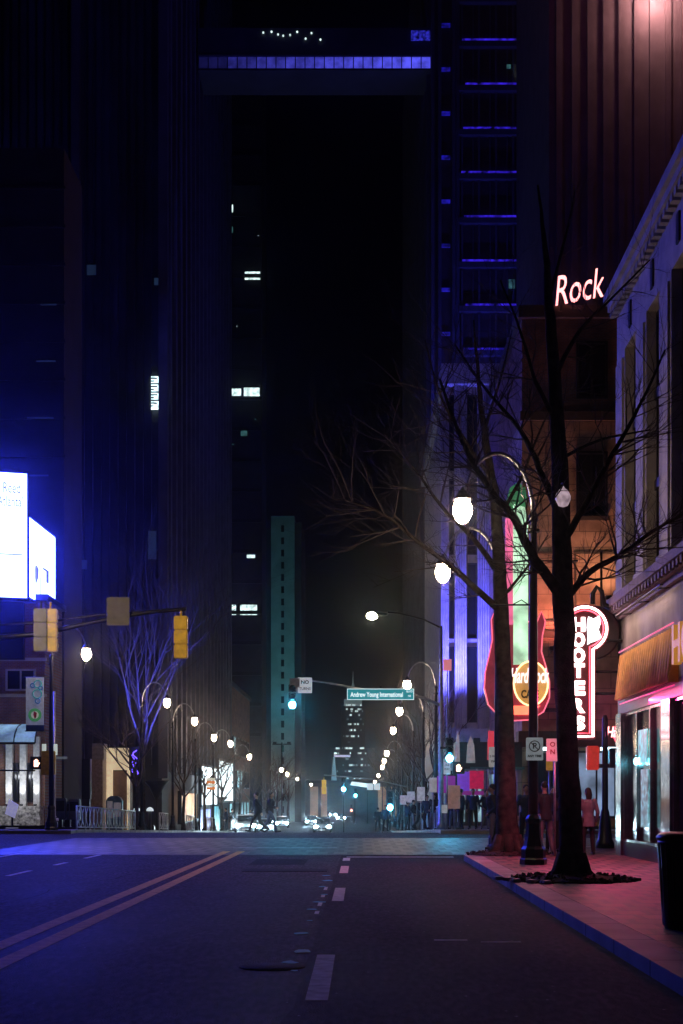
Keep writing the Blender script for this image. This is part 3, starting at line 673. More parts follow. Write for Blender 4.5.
# (5) fluted stone bank with blue floodlight, behind the guitar
FD = 85.
b = thing('fluted_building', 'stone building with fluted columns washed in blue floodlight behind the giant guitar', 'building', (0, 0, G(FD)))
fx0, fx1 = X(441, FD), X(527, FD); ft = Z(385, FD)-G(FD)
m = MB(); m.box(fx0+.3, fx1+8, FD+.5, FD+28, 0, ft); m.build('wall', M_STONE, b)
m = MB(); m.box(fx0, fx1+8, FD-.3, FD+28, ft, ft+1.2); m.box(fx0+.1, fx1+8, FD-.1, FD+.5, 5.2, 6.2); m.build('cornice', M_STONE, b)
for k, (p0, p1) in enumerate(((441, 449), (455, 467), (478, 490), (500, 511), (520, 530))):
    c = (X(p0, FD)+X(p1, FD))/2; w_ = (X(p1, FD)-X(p0, FD))/2
    m = MB(); n = 5
    m.box(c-w_, c+w_, FD+.1, FD+.5, 6.2, ft)
    for j in range(n): x_ = c-w_+w_*2*(j+.5)/n; m.tube([(x_, FD+.1, 6.2), (x_, FD+.1, ft)], w_/n*.8, 8)
    m.build('fluted_column', M_STONE, b)
for k, (p0, p1) in enumerate(((449.5, 454.5), (467.5, 477.5), (490.5, 499.5), (511.5, 519.5))):
    for j in range(4):
        z0 = 6.6 + j*(ft-6.6)/4
        window(b, X(p0, FD), X(p1, FD), z0, z0+(ft-6.6)/4-.5, FD+.5, M_GLASSD, 1, fw=.06)
for k in range(4):
    window(b, X(447+k*20, FD), X(462+k*20, FD), .4, 4.8, FD+.5, SHOPG if k % 2 else M_GLASSD, 2, fw=.1)
for i, (px, e) in enumerate(((446, 16000), (474, 11000), (500, 16000), (520, 14000))):
    fl = thing('floodlight', ['blue floodlight at the foot of the outermost fluted column', 'blue floodlight at the foot of the second fluted column', 'blue floodlight at the foot of the third fluted column', 'blue floodlight at the foot of the fluted column behind the guitar'][i], 'floodlight', (X(px, FD), FD-1.9, G(FD)+5.6-.0), 0, 'blue floodlights')
    m = MB(); m.bev(-.2, .2, -.15, .15, -.3, -.02, .03); m.build('housing', M_BLK, fl)
    m = MB(); m.box(-.03, .03, 0, 2.2, -.45, -.38); m.tube([(0, 0, -.4), (0, 0, -.25)], .03, 6); m.build('bracket', M_BLK, fl)
    light('SPOT', 'floodlight_beam', (X(px, FD), FD-1.9, G(FD)+5.7), (.09, .09, 1), e, (X(px, FD)+.2, FD+.3, G(FD)+19), spot_size=R(62), spot_blend=.8, shadow_soft_size=.15)

# (6) tower on the right behind, floors edged with blue light
TD = 123.
b = thing('high_rise', 'tall dark tower with a blue glowing strip at every floor', 'building', (0, 0, G(TD)))
tx0, tx1 = X(431, TD), X(547, TD)
m = MB(); m.box(tx0, tx1, TD, TD+75, 0, 96); m.build('wall', M_STONED, b)
m = MB()
for px in (431, 438, 452, 456): m.box(X(px, TD), X(px, TD)+.28, TD-.45, TD-.002, 0, 96)
m.box(X(533, TD), tx1+.1, TD-.6, TD-.002, 0, 96)
for k in range(24): m.box(tx0-.35, tx0-.003, TD+1+k*3, TD+1.7+k*3, 0, 96)
m.build('pier', M_TOWER, b)
BLS = lamp('blue floor light', (.05, .02, 1), .42, 1., 1.6); BLS2 = lamp('dim blue floor light', (.03, .02, 1), .22, .9, 1.7)
for k in range(24):
    py = 395 - 44*k + 0
    z = Z(py, TD)-G(TD)
    if z > 94 or z < 5: continue
    m = MB(); m.box(X(458, TD), X(530, TD), TD-.55, TD-.003, z-.55, z-.08); m.build('floor_ledge', M_TOWER, b)
    m = MB(); m.box(X(461+(k*7) % 5, TD), X(527-(k*5) % 9, TD), TD-.5, TD-.2, z-.078, z+.12); m.build('light_strip', BLS, b)
    m = MB(); m.box(X(440, TD), X(450, TD), TD-.3, TD-.003, z-.1+1.4, z+.15+1.4); m.build('light_strip', BLS2, b)
    for j in range(4):
        x0 = X(461+j*17, TD)
        m = MB(); m.box(x0, x0+.16, TD-.35, TD-.003, z+.13, z+3.1); m.box(x0+1.0, x0+1.08, TD-.25, TD-.003, z+.13, z+3.1); m.build('mullion', M_TOWER, b)
for (px, py, w_, h_, mm) in ((508, 282, 6, 9, LITD), (528, 327, 4, 14, LITW), (534, 332, 2, 12, LITB), (518, 70, 4, 4, LITB), (506, 68, 4, 4, LITD), (416, 39, 0, 0, None)):
    if mm: m = MB(); m.box(X(px, TD), X(px+w_, TD), TD-.6, TD-.56, Z(py+h_, TD)-G(TD), Z(py, TD)-G(TD)); m.build('lit_window', mm, b)
light('AREA', 'tower_blue_wash', (X(490, TD), TD-7, G(TD)+28), (.05, .05, 1), 2600, (X(490, TD), TD, G(TD)+48), shape='RECTANGLE', size=12, size_y=.4)
m = MB(); m.box(X(430, TD), X(550, TD), TD-7.3, TD-6.7, 27.4, 27.9); m.box(X(480, TD), X(500, TD), TD-6.7, TD, 27.3, 27.6); m.build('light_rail', M_BLK, b)

# (7) dark ribbed tower at the far right with a warm floodlight near the top
RD = 96.
b = thing('ribbed_tower', 'very dark ribbed tower at the right edge with a warm pink glow near its top', 'building', (0, 0, G(RD)))
M_RT = mat('mid grey ribbed panels', (.09, .085, .09), .8, scale=.8)
m = MB(); m.box(X(549, RD), 48, RD, RD+20, 0, 88); m.build('wall', M_RT, b)
for k in range(16):
    x0 = X(556, RD) + k*1.05
    m = MB(); m.box(x0, x0+.4, RD-.16, RD-.002, 18, 88); m.build('rib', M_RT, b)
fl = thing('floodlight', 'floodlight high on the ribbed tower making the pink white glow', 'floodlight', (X(653, RD), RD-2.7, Z(-14, RD)))
m = MB(); m.bev(-.35, .35, -.1, .2, -.1, .3, .05); m.build('housing', M_BLK, fl)
m = MB(); m.tube([(0, .1, 0), (0, 2.5, .6)], .06, 6); m.build('bracket', M_BLK, fl)
light('POINT', 'roof_floodlight', (X(653, RD), RD-1.5, Z(3, RD)), (1, .42, .40), 1300, shadow_soft_size=.4)
light('POINT', 'roof_floodlight', (X(648, RD), RD-9, Z(-8, RD)), (.8, .03, .32), 260, shadow_soft_size=.5)  # second light without a fixture, added for the wide magenta spill

# (8) long ribbed tower on the left with its side along the street
LD = 105.; LX = X(162, LD)
b = thing('office_tower', 'huge dark ribbed office tower on the left with a few lit windows', 'building', (0, 0, G(LD)))
m = MB(); m.box(-44, LX, LD, 158, -1, 100); m.build('wall', M_DARKC, b)
M_RIBF = mat('blue grey rib concrete', (.12, .12, .14), .7, scale=.8)
m = MB()
for k in range(40):
    xx = LX-.9-k*.62
    m.box(xx-.17, xx+.17, LD-.35, LD-.002, 5, 99)
m.build('front_rib', M_DARKC, b)
for px, w_ in ((78, .55), (165, .62)):
    m = MB(); m.box(X(px, LD)-w_/2-.05, X(px, LD)+w_/2, LD-.9, LD-.353, 4, 99); m.build('pier', M_TOWER, b)
for k in range(17):
    y0 = LD+.8+k*3.1
    m = MB(); m.box(LX+.003, LX+.55, y0, y0+.8, 4.5, 99); m.build('side_rib', M_RIBF, b)
    m = MB(); m.box(LX+.003, LX+.06, y0+.9, y0+3.0, 6, 98); m.build('window_strip', M_GLASSD, b)
def fwin(px0, px1, py0, py1, mm): 
    m = MB(); m.box(X(px0, LD), X(px1, LD), LD-.42, LD-.36, Z(py1, LD)-G(LD), Z(py0, LD)-G(LD))
    w_ = m.build('lit_window', mm, b)
    if py1-py0 > 20 and mm is not LITBD:
        for k in range(1, 12): m = MB(); z = Z(py0+(py1-py0)*k/12, LD)-G(LD); m.box(X(px0, LD), X(px1, LD)-.25*(k % 3), LD-.45, LD-.422, z, z+.1); m.build('blind_slat', M_TOWER, w_)
fwin(152, 161.5, 378, 411, LITB); fwin(70.5, 79, 266, 292, LITD); fwin(88, 97, 267, 277, LITBD); fwin(155, 159, 280, 287, LITBD)
b = thing('dark_hotel_block', 'tall plain dark block behind the bright screens, glowing blue next to them', 'building', (0, 78, .15))
m = MB(); m.box(-46, X(64, 78), 0, 5, 0, 37); m.build('wall', M_DARKC, b)
for k in range(8): m = MB(); m.box(-46, X(64, 78)+.1, -.12, -.002, 20+k*2.1, 20.15+k*2.1); m.build('string_course', M_DARKC, b)
for (a, c, y) in ((41, 57, 305), (37, 56, 361.5), (28, 54, 418), (30, 49, 475.5)): m = MB(); m.box(X(a, 78), X(c, 78), -.2, -.14, Z(y+1.3, 78)-.15, Z(y, 78)-.15); m.build('light_slot', LITBD, b)
b = bpy.data.objects['office_tower']
fwin(66, 72, 418, 450, LITBD); fwin(149, 157, 532, 560, LITBD); fwin(62, 74, 561, 570, LITBD); fwin(80, 88, 561, 570, LITBD)
# lit shop fronts at the foot of the side facing the street
for (d0, d1, z0, z1, mm) in ((124, 138, 1.9, 5.3, lamp('white shop window', (.82, .95, 1), 3.0, .3, .35)), (139, 155, 2.2, 6.2, lamp('white shop window two', (.8, .95, 1), 2.2, .4, .3)),
                         (110, 121, .7, 2.9, lamp('warm shop window', (1, .62, .35), 1.0, .6, .5)), (123, 132, -.4, 1.5, lamp('blue shop window', (.4, .5, 1), 1.4, .5, .5)), (134, 141, -.5, 1.7, lamp('teal shop window', (.1, .5, .6), .7, .7, .6))):
    m = MB(); m.box(LX+.56, LX+.75, d0, d1, z0, z1); o = m.build('shop_window', mm, b)
    m = MB(); m.box(LX+.54, LX+.85, d0-.2, d0, z0-.2, z1+.2); m.box(LX+.54, LX+.85, d1, d1+.2, z0-.2, z1+.2); m.box(LX+.54, LX+.85, d0, d1, z1, z1+.2); m.box(LX+.54, LX+.85, d0, d1, z0-.2, z0); m.build('frame', M_BLK, o)
# (9) bridge between the towers
KD = 123.5
b = thing('sky_bridge', 'enclosed bridge high between the two towers with a blue glowing underside band', 'bridge', (0, 0, 0))
k0, k1 = LX+.6, X(431, KD)-.02
m = MB(); m.box(k0, k1, KD, KD+4, Z(55, KD), Z(28, KD)); m.box(k0, k1, KD-.2, KD+4.2, Z(71.5, KD), Z(69.5, KD)); m.build('deck', M_DARKC, b)
nseg = 24
for k in range(nseg):
    xa = k0+(k1-k0)*k/nseg; xb = k0+(k1-k0)*(k+1)/nseg; u = k/nseg
    s_ = .02 + .85*max(0, u-.12)**1.1
    m = MB(); m.box(xa+.04, xb-.04, KD+.05, KD+.2, Z(69.4, KD), Z(57, KD)); m.build('glazing', lamp('bridge glass %d' % (k//3), (.10, .10, 1), .05+.11*(k//3), .35, 1.5), b)
    m = MB(); m.box(xb-.04, xb+.04, KD-.02, KD+.2, Z(69.5, KD), Z(55, KD)); m.build('mullion', M_TOWER, b)
m = MB(); m.box(k0, k1, KD-.1, KD+.2, Z(56.9, KD), Z(55.2, KD)); m.build('top_rail', M_TOWER, b)
rng = random.Random(7)
for k in range(9):
    px = 264 + k*7 + rng.uniform(-2, 2); m = MB(); m.ell((X(px, KD), KD-.12, Z(35+rng.uniform(-3, 6), KD)), (.09, .09, .09), 6); m.build('small_lamp', LITW, b)
m = MB(); m.box(X(411, KD), X(430, KD), KD-.4, KD-.002, Z(41, KD), Z(33, KD)); m.build('service_box', lamp('blue service light', (.05, .05, 1), .3, 1., 3.5), b)

# (10) dark building farther down the left with lit offices, (11) the pale green lit slab tower
DD = 200.
b = thing('distant_office_block', 'black office block past the ribbed tower with scattered teal lit windows', 'building', (0, 0, G(DD)))
m = MB(); m.box(-60, X(262, DD), DD, DD+9, 0, 125); m.build('wall', M_DARKC, b)
for (a, c, y0, y1, mm) in ((224, 234, 204, 215, LITW), (229, 234, 226, 234, LITD), (244, 261, 271, 281, LITW), (228, 242, 388, 397, LITW), (243, 260.5, 387, 398, LITW), (231, 235, 443, 446, LITD), (240, 248, 430, 437, LITD),
                           (229, 237, 604, 616, LITW), (239.5, 258, 604, 616, LITW), (226, 231, 579, 591, LITD), (246, 256, 554, 559, LITW), (230, 234, 641, 645, LITD), (226, 236, 682, 689, LITD), (236, 238, 325, 328, LITB), (257, 260, 235, 237, LITB), (254, 257, 418, 421, LITD), (228, 233, 486, 489, LITD)):
    window(b, X(a, DD), X(c, DD), Z(y1, DD)-G(DD), Z(y0, DD)-G(DD), DD, mm, 1, fw=.12)
for k in range(28): m = MB(); m.box(-20, X(262, DD)+.003, DD-.3, DD-.002, 4+k*4.3, 4.5+k*4.3); m.build('floor_band', M_BLK, b)
GD2 = 262.
b = thing('slab_tower', 'slim pale green lit tower with one column of small windows', 'building', (0, 0, G(GD2)))
sx0, sx1 = X(271, GD2), X(294.5, GD2); st = Z(516, GD2)-G(GD2)
m = MB(); m.box(sx0, sx1, GD2, GD2+20, 0, st); m.build('wall', M_TEAL, b)
m = MB(); m.box(sx0-6, sx0, GD2+2, GD2+20, 0, st-2); m.box(sx1, sx1+1.2, GD2+1, GD2+20, 0, st-1); m.build('side_wall', M_DARKC, b)
for k in range(26):
    z = st-2.2-k*2.25
    if z > 1: window(b, X(280.5, GD2), X(284.8, GD2), z-.9, z+.6, GD2, M_GLASSD, 1, fw=.12, frame=M_TEAL)
for px, e in ((277, 4500), (290, 4500)):
    light('SPOT', 'slab_tower_wash', (X(px, GD2)+1, GD2-22, G(GD2)+14), (.10, .52, .58), e, (X(283, GD2), GD2, G(GD2)+34), spot_size=R(110), spot_blend=.9, shadow_soft_size=.5)
fp = thing('added_light_mast', 'slim added mast carrying floodlights before the pale green tower', 'light mast', (X(283, GD2)+1, GD2-22, G(GD2)))  # mast added to hold the lights washing the slab tower
m = MB(); m.tube([(0,0,0), (0,0,13.8)], [.15, .08], 8); m.build('pole', M_BLK, fp)
m = MB(); m.box(-1.6, 1.6, -.1, .1, 13.4, 13.6); m.box(-1.5, -.9, -.3, .2, 13.6, 13.9); m.box(.9, 1.5, -.3, .2, 13.6, 13.9); m.build('floodlight_bar', M_BLK, fp)

# (12) distant skyscraper with stepped crown
QD = 470.
b = thing('distant_skyscraper', 'far skyscraper with stepped crown and spire above the street name sign', 'building', (X(353, QD), QD, G(QD)))
def qz(py): return Z(py, QD)-G(QD)
def qw(px): return px/F*QD
m = MB(); m.box(-qw(12), qw(12), 0, 12, 0, qz(706)); m.box(-qw(22), qw(22), 1.5, 12, 0, qz(748)); m.build('shaft', mat('brown granite', (.08, .06, .05), .6), b)
m = MB(); m.box(-qw(9), qw(9), 1, 11, qz(706), qz(699)); m.box(-qw(6), qw(6), 2, 10, qz(699), qz(692)); m.lathe([(qw(4), 0), (qw(.8), qw(10)), (qw(.2), qw(22))], 4, (0, 5, qz(692))); m.build('crown', mat('crown stone with painted glow', (.3, .3, .3), .6, emit=(.5, .75, .8), strength=.12), b)  # the crown's lit look is put into the stone as glow
WP = lamp('far office light', (.8, 1, 1), .9, .6, .4); WP2 = lamp('far office dim light', (.5, .7, .75), .35, .8, .5)
rng = random.Random(2)
for k in range(86):
    if k < 10: px, py, w_ = rng.uniform(-10, 8), 706+rng.choice([0, 4]), rng.uniform(1, 3)
    elif k < 40: px, py, w_ = rng.uniform(-11, 10), rng.choice([712, 716, 720, 725, 731, 737, 743]), rng.uniform(.8, 2.2)
    else: px, py, w_ = rng.uniform(-20, 18), rng.choice([749, 749, 754, 760, 766, 772, 779]), rng.uniform(.8, 3)
    yf = (-.15 if abs(px) < 10 else 1.3) if py < 748 else (-.15 if -11 < px < 9 else 1.35)
    m = MB(); m.box(qw(px), qw(px+w_), yf, yf+.1, qz(py), qz(py)+.55); m.build('lit_window', WP if rng.random() < .5 else WP2, b)
b = thing('self_lit_gantry', 'small pale gantry with a long top beam before the far skyscraper', 'gantry', (X(334, 400), 400, G(400)))  # column and beam glow by themselves, no floodlight shines on them
m = MB(); m.prism([(-.9, Z(788, 400)-G(400)), (.9, Z(788, 400)-G(400)), (.25, Z(757, 400)-G(400)), (-.25, Z(757, 400)-G(400))], -.5, .5); m.box(-.6, .6, -.6, .6, 0, Z(788, 400)-G(400)); m.build('column', mat('pale steel with painted glow', (.4, .5, .55), .5, emit=(.4, .7, .8), strength=.25), b)
m = MB(); m.box(0, 4.6, -.3, .3, Z(757, 400)-G(400), Z(755, 400)-G(400)); m.build('beam', lamp('beam glow', (.7, .65, .95), .7), b)
b = thing('lit_marquee', 'long pale lit canopy hanging over the distant street below the skyscraper', 'canopy', (X(360, 230), 230, G(230)))
def mz(py): return Z(py, 230)-G(230)
m = MB(); m.prism([(X(350, 230)-X(360, 230), mz(785)), (X(371, 230)-X(360, 230), mz(788)), (X(371, 230)-X(360, 230), mz(784)), (X(352, 230)-X(360, 230), mz(781.5))], -.3, 3); m.build('canopy_roof', lamp('marquee light', (.75, .95, 1), 1.1, .3, .6), b)
m = MB(); m.tube([(-.9, 1, mz(786)), (-.9, 1, 0)], .1, 6); m.tube([(1.2, 1, mz(788)), (1.2, 1, 0)], .1, 6); m.build('post', M_BLK, b)

# far street walls
def plain_block(name, label, x0, x1, d0, d1, h, m_, winrows, seed, lit):
    b = thing(name, label, 'building', (0, 0, G(d0)))
    m = MB(); m.box(x0, x1, d0, d1, -2, h); m.build('wall', m_, b)
    m = MB(); m.box(x0-.2, x1+.2, d0-.2, d1, h, h+.5); m.build('roof', M_DARKC, b)
    rng = random.Random(seed); face = 'west' if x0 > 0 else 'east'; fx = x0 if x0 > 0 else x1
    n = int((d1-d0)/5)
    for r_ in range(winrows):
        for k in range(n):
            mm = lit if rng.random() < (.55 if r_ == 0 else .12) else M_GLASSD
            window(b, d0+1+k*5, d0+4.6+k*5, .9+r_*4.0, 3.2+r_*4.0, fx, mm, 2, face=face, fw=.15)
    return b
WSH = lamp('warm shop glow', (1, .55, .28), 1.2, .8, .6); CSH = lamp('cool shop glow', (.45, .9, 1), 1.0, .8, .6)
plain_block('street_block', 'dark block beyond the ribbed tower along the left of the far street', -40, -15.2, 164, 196, 17, M_BRICK, 3, 1, CSH)
plain_block('street_block', 'low far block under the pale green tower', -40, -17.0, 204, 255, 15, M_BRICK, 3, 2, WSH)
plain_block('street_block', 'farthest low block at the left end of the street', -44, -15.2, 290, 350, 18, M_STONED, 3, 3, WSH)
plain_block('street_block', 'dark block behind the descending lamps on the right', 8.4, 34, 202, 255, 38, M_STONED, 5, 5, WSH)
plain_block('street_block', 'farthest block at the right end of the street', 8.6, 34, 262, 330, 30, M_BRICK, 4, 6, CSH)
# end-of-street building with orange piers, their glow put into the brick
b = thing('end_building', 'low building closing the far street with glowing orange brick piers', 'building', (0, 360, G(360)))
m = MB(); m.box(-22, 22, 1, 18, 0, 8.5); m.build('wall', M_STONED, b)
for px0, px1 in ((310, 318), (321, 327), (378, 386), (390, 405)):
    m = MB(); m.box(X(px0, 360), X(px1, 360), .2, .99, 0, 7.6); m.build('pier', mat('orange brick with painted glow', (.5, .25, .12), .8, emit=(.9, .42, .2), strength=.16, evar=.5, escale=.5), b)
m = MB(); m.box(-22.4, 22.4, .1, 18.4, 8.5, 9.2); m.build('roof', M_DARKC, b)

# ------------------------------------------------------------------ left corner: brick building, screens, glass awning
CD = 71.
b = thing('brick_corner_building', 'brick building on the far left corner with a glass awning and stone base', 'building', (0, 0, .15))
cr_ = X(45, CD)
m = MB(); m.box(-46, cr_, CD, CD+4, 0, Z(604, CD)); m.build('wall', M_BRICK, b)
m = MB(); m.box(-46.2, cr_+.2, CD-.3, CD+4.2, Z(604, CD)+.001, Z(598, CD)); m.build('roof_edge', M_BLK, b)
m = MB()
m.box(-46, cr_+.1, CD-.15, CD-.003, Z(700, CD), Z(697, CD)); m.box(-46, cr_+.1, CD-.15, CD-.003, Z(664, CD), Z(661, CD)); m.build('string_course', M_STONE, b)
for k in range(6):
    x0 = X(2, CD) + .8*0 - k*2.4 + .2
    window(b, x0, x0+1.5, Z(694, CD), Z(672, CD), CD, M_GLASSD, 2, fw=.09, frame=M_STONE)
window(b, X(0, CD)-.1, X(12, CD), Z(634, CD), Z(618, CD), CD, lamp('teal upstairs window', (.02, .2, .28), .6, .5, 2), 1)
m = MB(); m.box(X(8, CD)-.3, X(44, CD), CD-.9, CD-.003, 0, Z(806, CD)-.15); m.build('stone_base', mat('rubble stone', (.4, .38, .36), .8, var=.9, scale=7, bump=.6), b)
light('AREA', 'added_base_light', (X(25, CD), CD-2.2, 2.6), (.85, .9, 1), 40, (X(25, CD), CD, .9), shape='RECTANGLE', size=2, size_y=.2)  # added downlight that brightens the stone base
m = MB(); m.box(X(25, CD)-1, X(25, CD)+1, CD-2.3, CD-2.1, 2.65, 2.72); m.tube([(X(25, CD), CD-2.2, 2.7), (X(25, CD), CD-2.2, 3.9)], .02, 5); m.build('added_base_lamp', M_BLK, b)
WASH = mat('pale stucco', (.6, .58, .55), .8)
for px in (10.5, 24.5, 38):
    xx = X(px, CD)
    m = MB(); m.bev(xx-.16, xx+.16, CD-.35, CD-.004, Z(806, CD)-.15+.002, Z(740, CD), .02); c_ = m.build('column', WASH, b)
    m = MB(); m.lathe([(.07, 0), (.09, .1)], 8, (xx, CD-.62, Z(806, CD)-.15+.003)); m.build('column_lamp', M_BLK, c_)
    light('SPOT', 'column_uplight', (xx, CD-.62, Z(806, CD)+.15), (.85, .93, 1), 120, (xx, CD-.2, Z(740, CD)), spot_size=R(50), spot_blend=.6, shadow_soft_size=.05)
for a, c in ((12.5, 22.5), (26.5, 36.5)):
    window(b, X(a, CD), X(c, CD), Z(805, CD), Z(766, CD), CD, M_GLASSD, 2, fw=.07)
# glass awning
m = MB(); gl_ = MB(); n = 7
for k in range(n+1):
    xx = X(46, CD) - k*1.02
    pts = [(xx, CD-2.4+1.9*(1-math.cos(t)), Z(745, CD)-.15+1.0*math.sin(t)) for t in [PI/2*j/6 for j in range(7)]]
    m.tube(pts, .04, 6)
    if k < n:
        for j in range(6):
            v = [gl_.bm.verts.new(Vector(q)) for q in ((xx-.03, pts[j][1], pts[j][2]), (xx-.99, pts[j][1], pts[j][2]), (xx-.99, pts[j+1][1], pts[j+1][2]), (xx-.03, pts[j+1][1], pts[j+1][2]))]
            gl_.bm.faces.new(v)
for z, y in ((Z(745, CD)-.15, CD-2.4),): m.tube([(X(46, CD), y, z), (X(46, CD)-7.2, y, z)], .06, 6)
a_ = m.build('awning_frame', M_BLK, b); go = gl_.build('awning_glass', mat('milky glass with painted glow', (.35, .45, .55), .25, emit=(.25, .45, .7), strength=.6, evar=.6, escale=1.), a_)  # brightness of the awning glass put in as glow
sm = go.modifiers.new('thickness', 'SOLIDIFY'); sm.thickness = .02

SCRW = lamp('led screen light', (.04, .055, 1), 45.)
INK = mat('grey screen lettering', (.25, .25, .45), .5, emit=(.28, .28, .6), strength=.45)
def screen(label, x0, y0, x1, y1, z0, z1, extra):
    L_ = math.hypot(x1-x0, y1-y0); rz = math.atan2(y1-y0, x1-x0)
    t = thing('led_screen', label, 'screen', (x0, y0, z0), rz, 'bright screens over the corner')
    m = MB(); m.box(-.12, L_+.12, .02, .5, -.15, z1-z0+.15); m.build('housing', M_BLK, t)
    m = MB(); m.box(0, L_, -.03, .018, 0, z1-z0); m.build('display', SCRW, t); extra(t, L_, z1-z0)
    m = MB(); m.box(L_*.2, L_*.2+.3, .5, 2.5, -3, (z1-z0)*.7); m.box(L_*.8, L_*.8+.3, .5, 2.5, -3, (z1-z0)*.7); m.build('bracket', M_BLK, t)
    return t
def e1(t, L_, H):
    text('Reed', .72, INK, t, (L_-.72, -.05, H-.75), 'lettering', depth=.01, width=.8)
    text("Atlanta'", .72, INK, t, (L_-.8, -.05, H-1.4), 'lettering', depth=.01, width=1.2)
    m = MB(); m.box(L_-1.4, L_-.2, -.045, -.031, 2.05, 2.1); m.build('line', INK, t)
def e2(t, L_, H):
    m = MB(); m.box(L_*.52, L_*.72, -.06, -.031, 1.75, 1.85); m.box(L_*.64, L_*.72, -.06, -.031, 1.2, 1.75); m.box(L_*.5, L_*.66, -.06, -.031, .12, .28); m.build('printed_mark', INK, t)
    m = MB(); m.lathe([(.02, 0), (.02, .6), (.12, .9), (.14, 1.3), (.06, 1.5)], 8, (L_*.25, -.05, .2)); m.build('printed_shape', INK, t)
    m = MB(); m.box(L_*.42, L_*.435, -.05, -.031, .2, 1.3); m.build('line', INK, t)
screen('large white screen reading Reed Atlanta at the left edge', -24.5, 66.5, X(27, 69), 69, Z(598, 69), Z(474, 69), e1)
screen('smaller white screen angled along the street beside the larger one', X(27.8, 69.3), 69.3, X(54.8, 75), 75, Z(611, 75), Z(549, 75)+.6, e2)

# ------------------------------------------------------------------ left plaza: entrance, kiosks, railing
PD = 92.
b = thing('subway_entrance', 'cream lit entrance with a granite pillar behind the pale railing', 'entrance', (0, PD, G(PD)+.15))
def pz(py): return Z(py, PD)-G(PD)-.15
m = MB(); m.box(X(92, PD), X(106, PD), -1.2, .4, 0, pz(760)); m.build('pillar', mat('pink granite', (.36, .27, .25), .5, var=.3, scale=8), b)
m = MB(); m.box(X(95, PD), X(106.5, PD), -1.0, .3, pz(760)+.003, pz(744)); m.build('pillar_cap', mat('grey granite', (.3, .28, .3), .5), b)
m = MB(); m.box(X(106.5, PD), X(112, PD), .0, .4, 0, pz(748)); m.box(X(112, PD), X(128, PD), .0, .4, pz(770), pz(748)); m.box(X(127, PD), X(129, PD), .0, .4, 0, pz(770)); m.build('frame', mat('cream lit panel', (.6, .5, .35), .6, emit=(1, .78, .48), strength=.5, evar=.3, escale=.7), b)
m = MB(); m.box(X(112.5, PD), X(126.5, PD), .3, 2.5, 0, pz(771)); m.build('doorway', mat('dark passage', (.12, .07, .05), .6, emit=(.5, .25, .15), strength=.05, evar=.8, escale=1), b)
b2 = thing('ticket_kiosk', 'blue grey kiosk with a curved top inside the cream entrance', 'kiosk', (X(119, PD), PD-1.6, G(PD)+.15))
m = MB(); m.prism([(-.5, 0), (.5, 0), (.5, 1.9), (.4, 2.1), (.2, 2.22), (-.2, 2.22), (-.4, 2.1), (-.5, 1.9)], -.3, .3); m.build('cabinet', mat('blue kiosk paint', (.06, .14, .24), .4), b2)
m = MB(); m.box(.0, .45, -.33, -.302, .9, 1.8); m.box(-.42, -.08, -.33, -.302, .8, 1.9); m.build('panel', mat('kiosk panel', (.4, .33, .35), .5, emit=(.4, .4, .5), strength=.15), b2)
def railing(label, x0, d0, x1, d1, col, grp, h=1.0):
    L_ = math.hypot(x1-x0, d1-d0); t = thing('railing', label, 'railing', (x0, d0, G(d0)+.15), math.atan2(d1-d0, x1-x0), grp)
    sl = (G(d1)-G(d0))/L_
    def q(x, z): return (x, 0, z+sl*x)
    m = MB(); m.tube([q(0, h), q(L_, h)], .035, 6); m.tube([q(0, .1), q(L_, .1)], .03, 6); m.build('rail', col, t)
    n = max(2, int(L_/1.9))
    for k in range(n+1): m = MB(); m.tube([q(L_*k/n, 0), q(L_*k/n, h+.03)], .035, 6); m.build('post', col, t)
    nb = int(L_/.85); m = MB()
    for k in range(nb):
        xa = L_*(k+.1)/nb; xb = L_*(k+.9)/nb; c = (xa+xb)/2
        m.tube([q(xa, .1), q(c-.03, .38), q(c+.03, .68), q(xa, h)], .024, 4); m.tube([q(xb, .1), q(c+.03, .38), q(c-.03, .68), q(xb, h)], .024, 4)
    m.build('scrollwork', col, t); return t
RAIL = mat('pale green railing paint', (.6, .85, .82), .45)
railing('long pale green scrollwork railing at the kerb on the left', -12.75, 64, -12.65, 80, RAIL, 'pavement railings', 1.05)
for (a, c, x, lab) in ((90, 94, -12.7, 'short pale railing just past the second left lamp'), (104, 109, -12.7, 'pale railing in front of the blue shop window'), (118, 124, -12.7, 'pale railing beside the parked car')):
    railing(lab, x, a, x, c, mat('white railing paint', (.7, .72, .72), .4), 'pavement railings', 1.1)
for (a, c, lab) in ((66, 72, 'railing on the right pavement nearest the signal pole'), (78, 86, 'railing farther along the right pavement')):
    railing(lab, 3.75, a, 3.75, c, RAIL, 'pavement railings', 1.1)

# sidewalk furniture at the left corner
def hydrant():
    t = thing('fire_hydrant', 'short pale fire hydrant at the far left kerb beside the signal pole', 'fire hydrant', (X(52, 62), 62.2, .15))
    m = MB(); m.lathe([(.17, 0), (.17, .05), (.12, .07), (.12, .5), (.15, .52), (.15, .56), (.12, .6), (.08, .68), (.03, .72), (.03, .77)], 12); m.build('barrel', mat('hydrant paint', (.5, .48, .5), .5), t)
    for s_ in (-1, 1): m = MB(); m.tube([(0, 0, .42), (s_*.2, 0, .42)], .055, 8); m.tube([(s_*.2, 0, .42), (s_*.23, 0, .42)], .07, 6); m.build('outlet', MATS['hydrant paint'], t)
    m = MB(); m.tube([(0, 0, .34), (0, -.2, .34)], .07, 8); m.build('outlet', MATS['hydrant paint'], t)
hydrant()
t = thing('map_stand', 'slanted lit map panel on a black foot at the left edge', 'map stand', (X(12, 64), 64, .15))
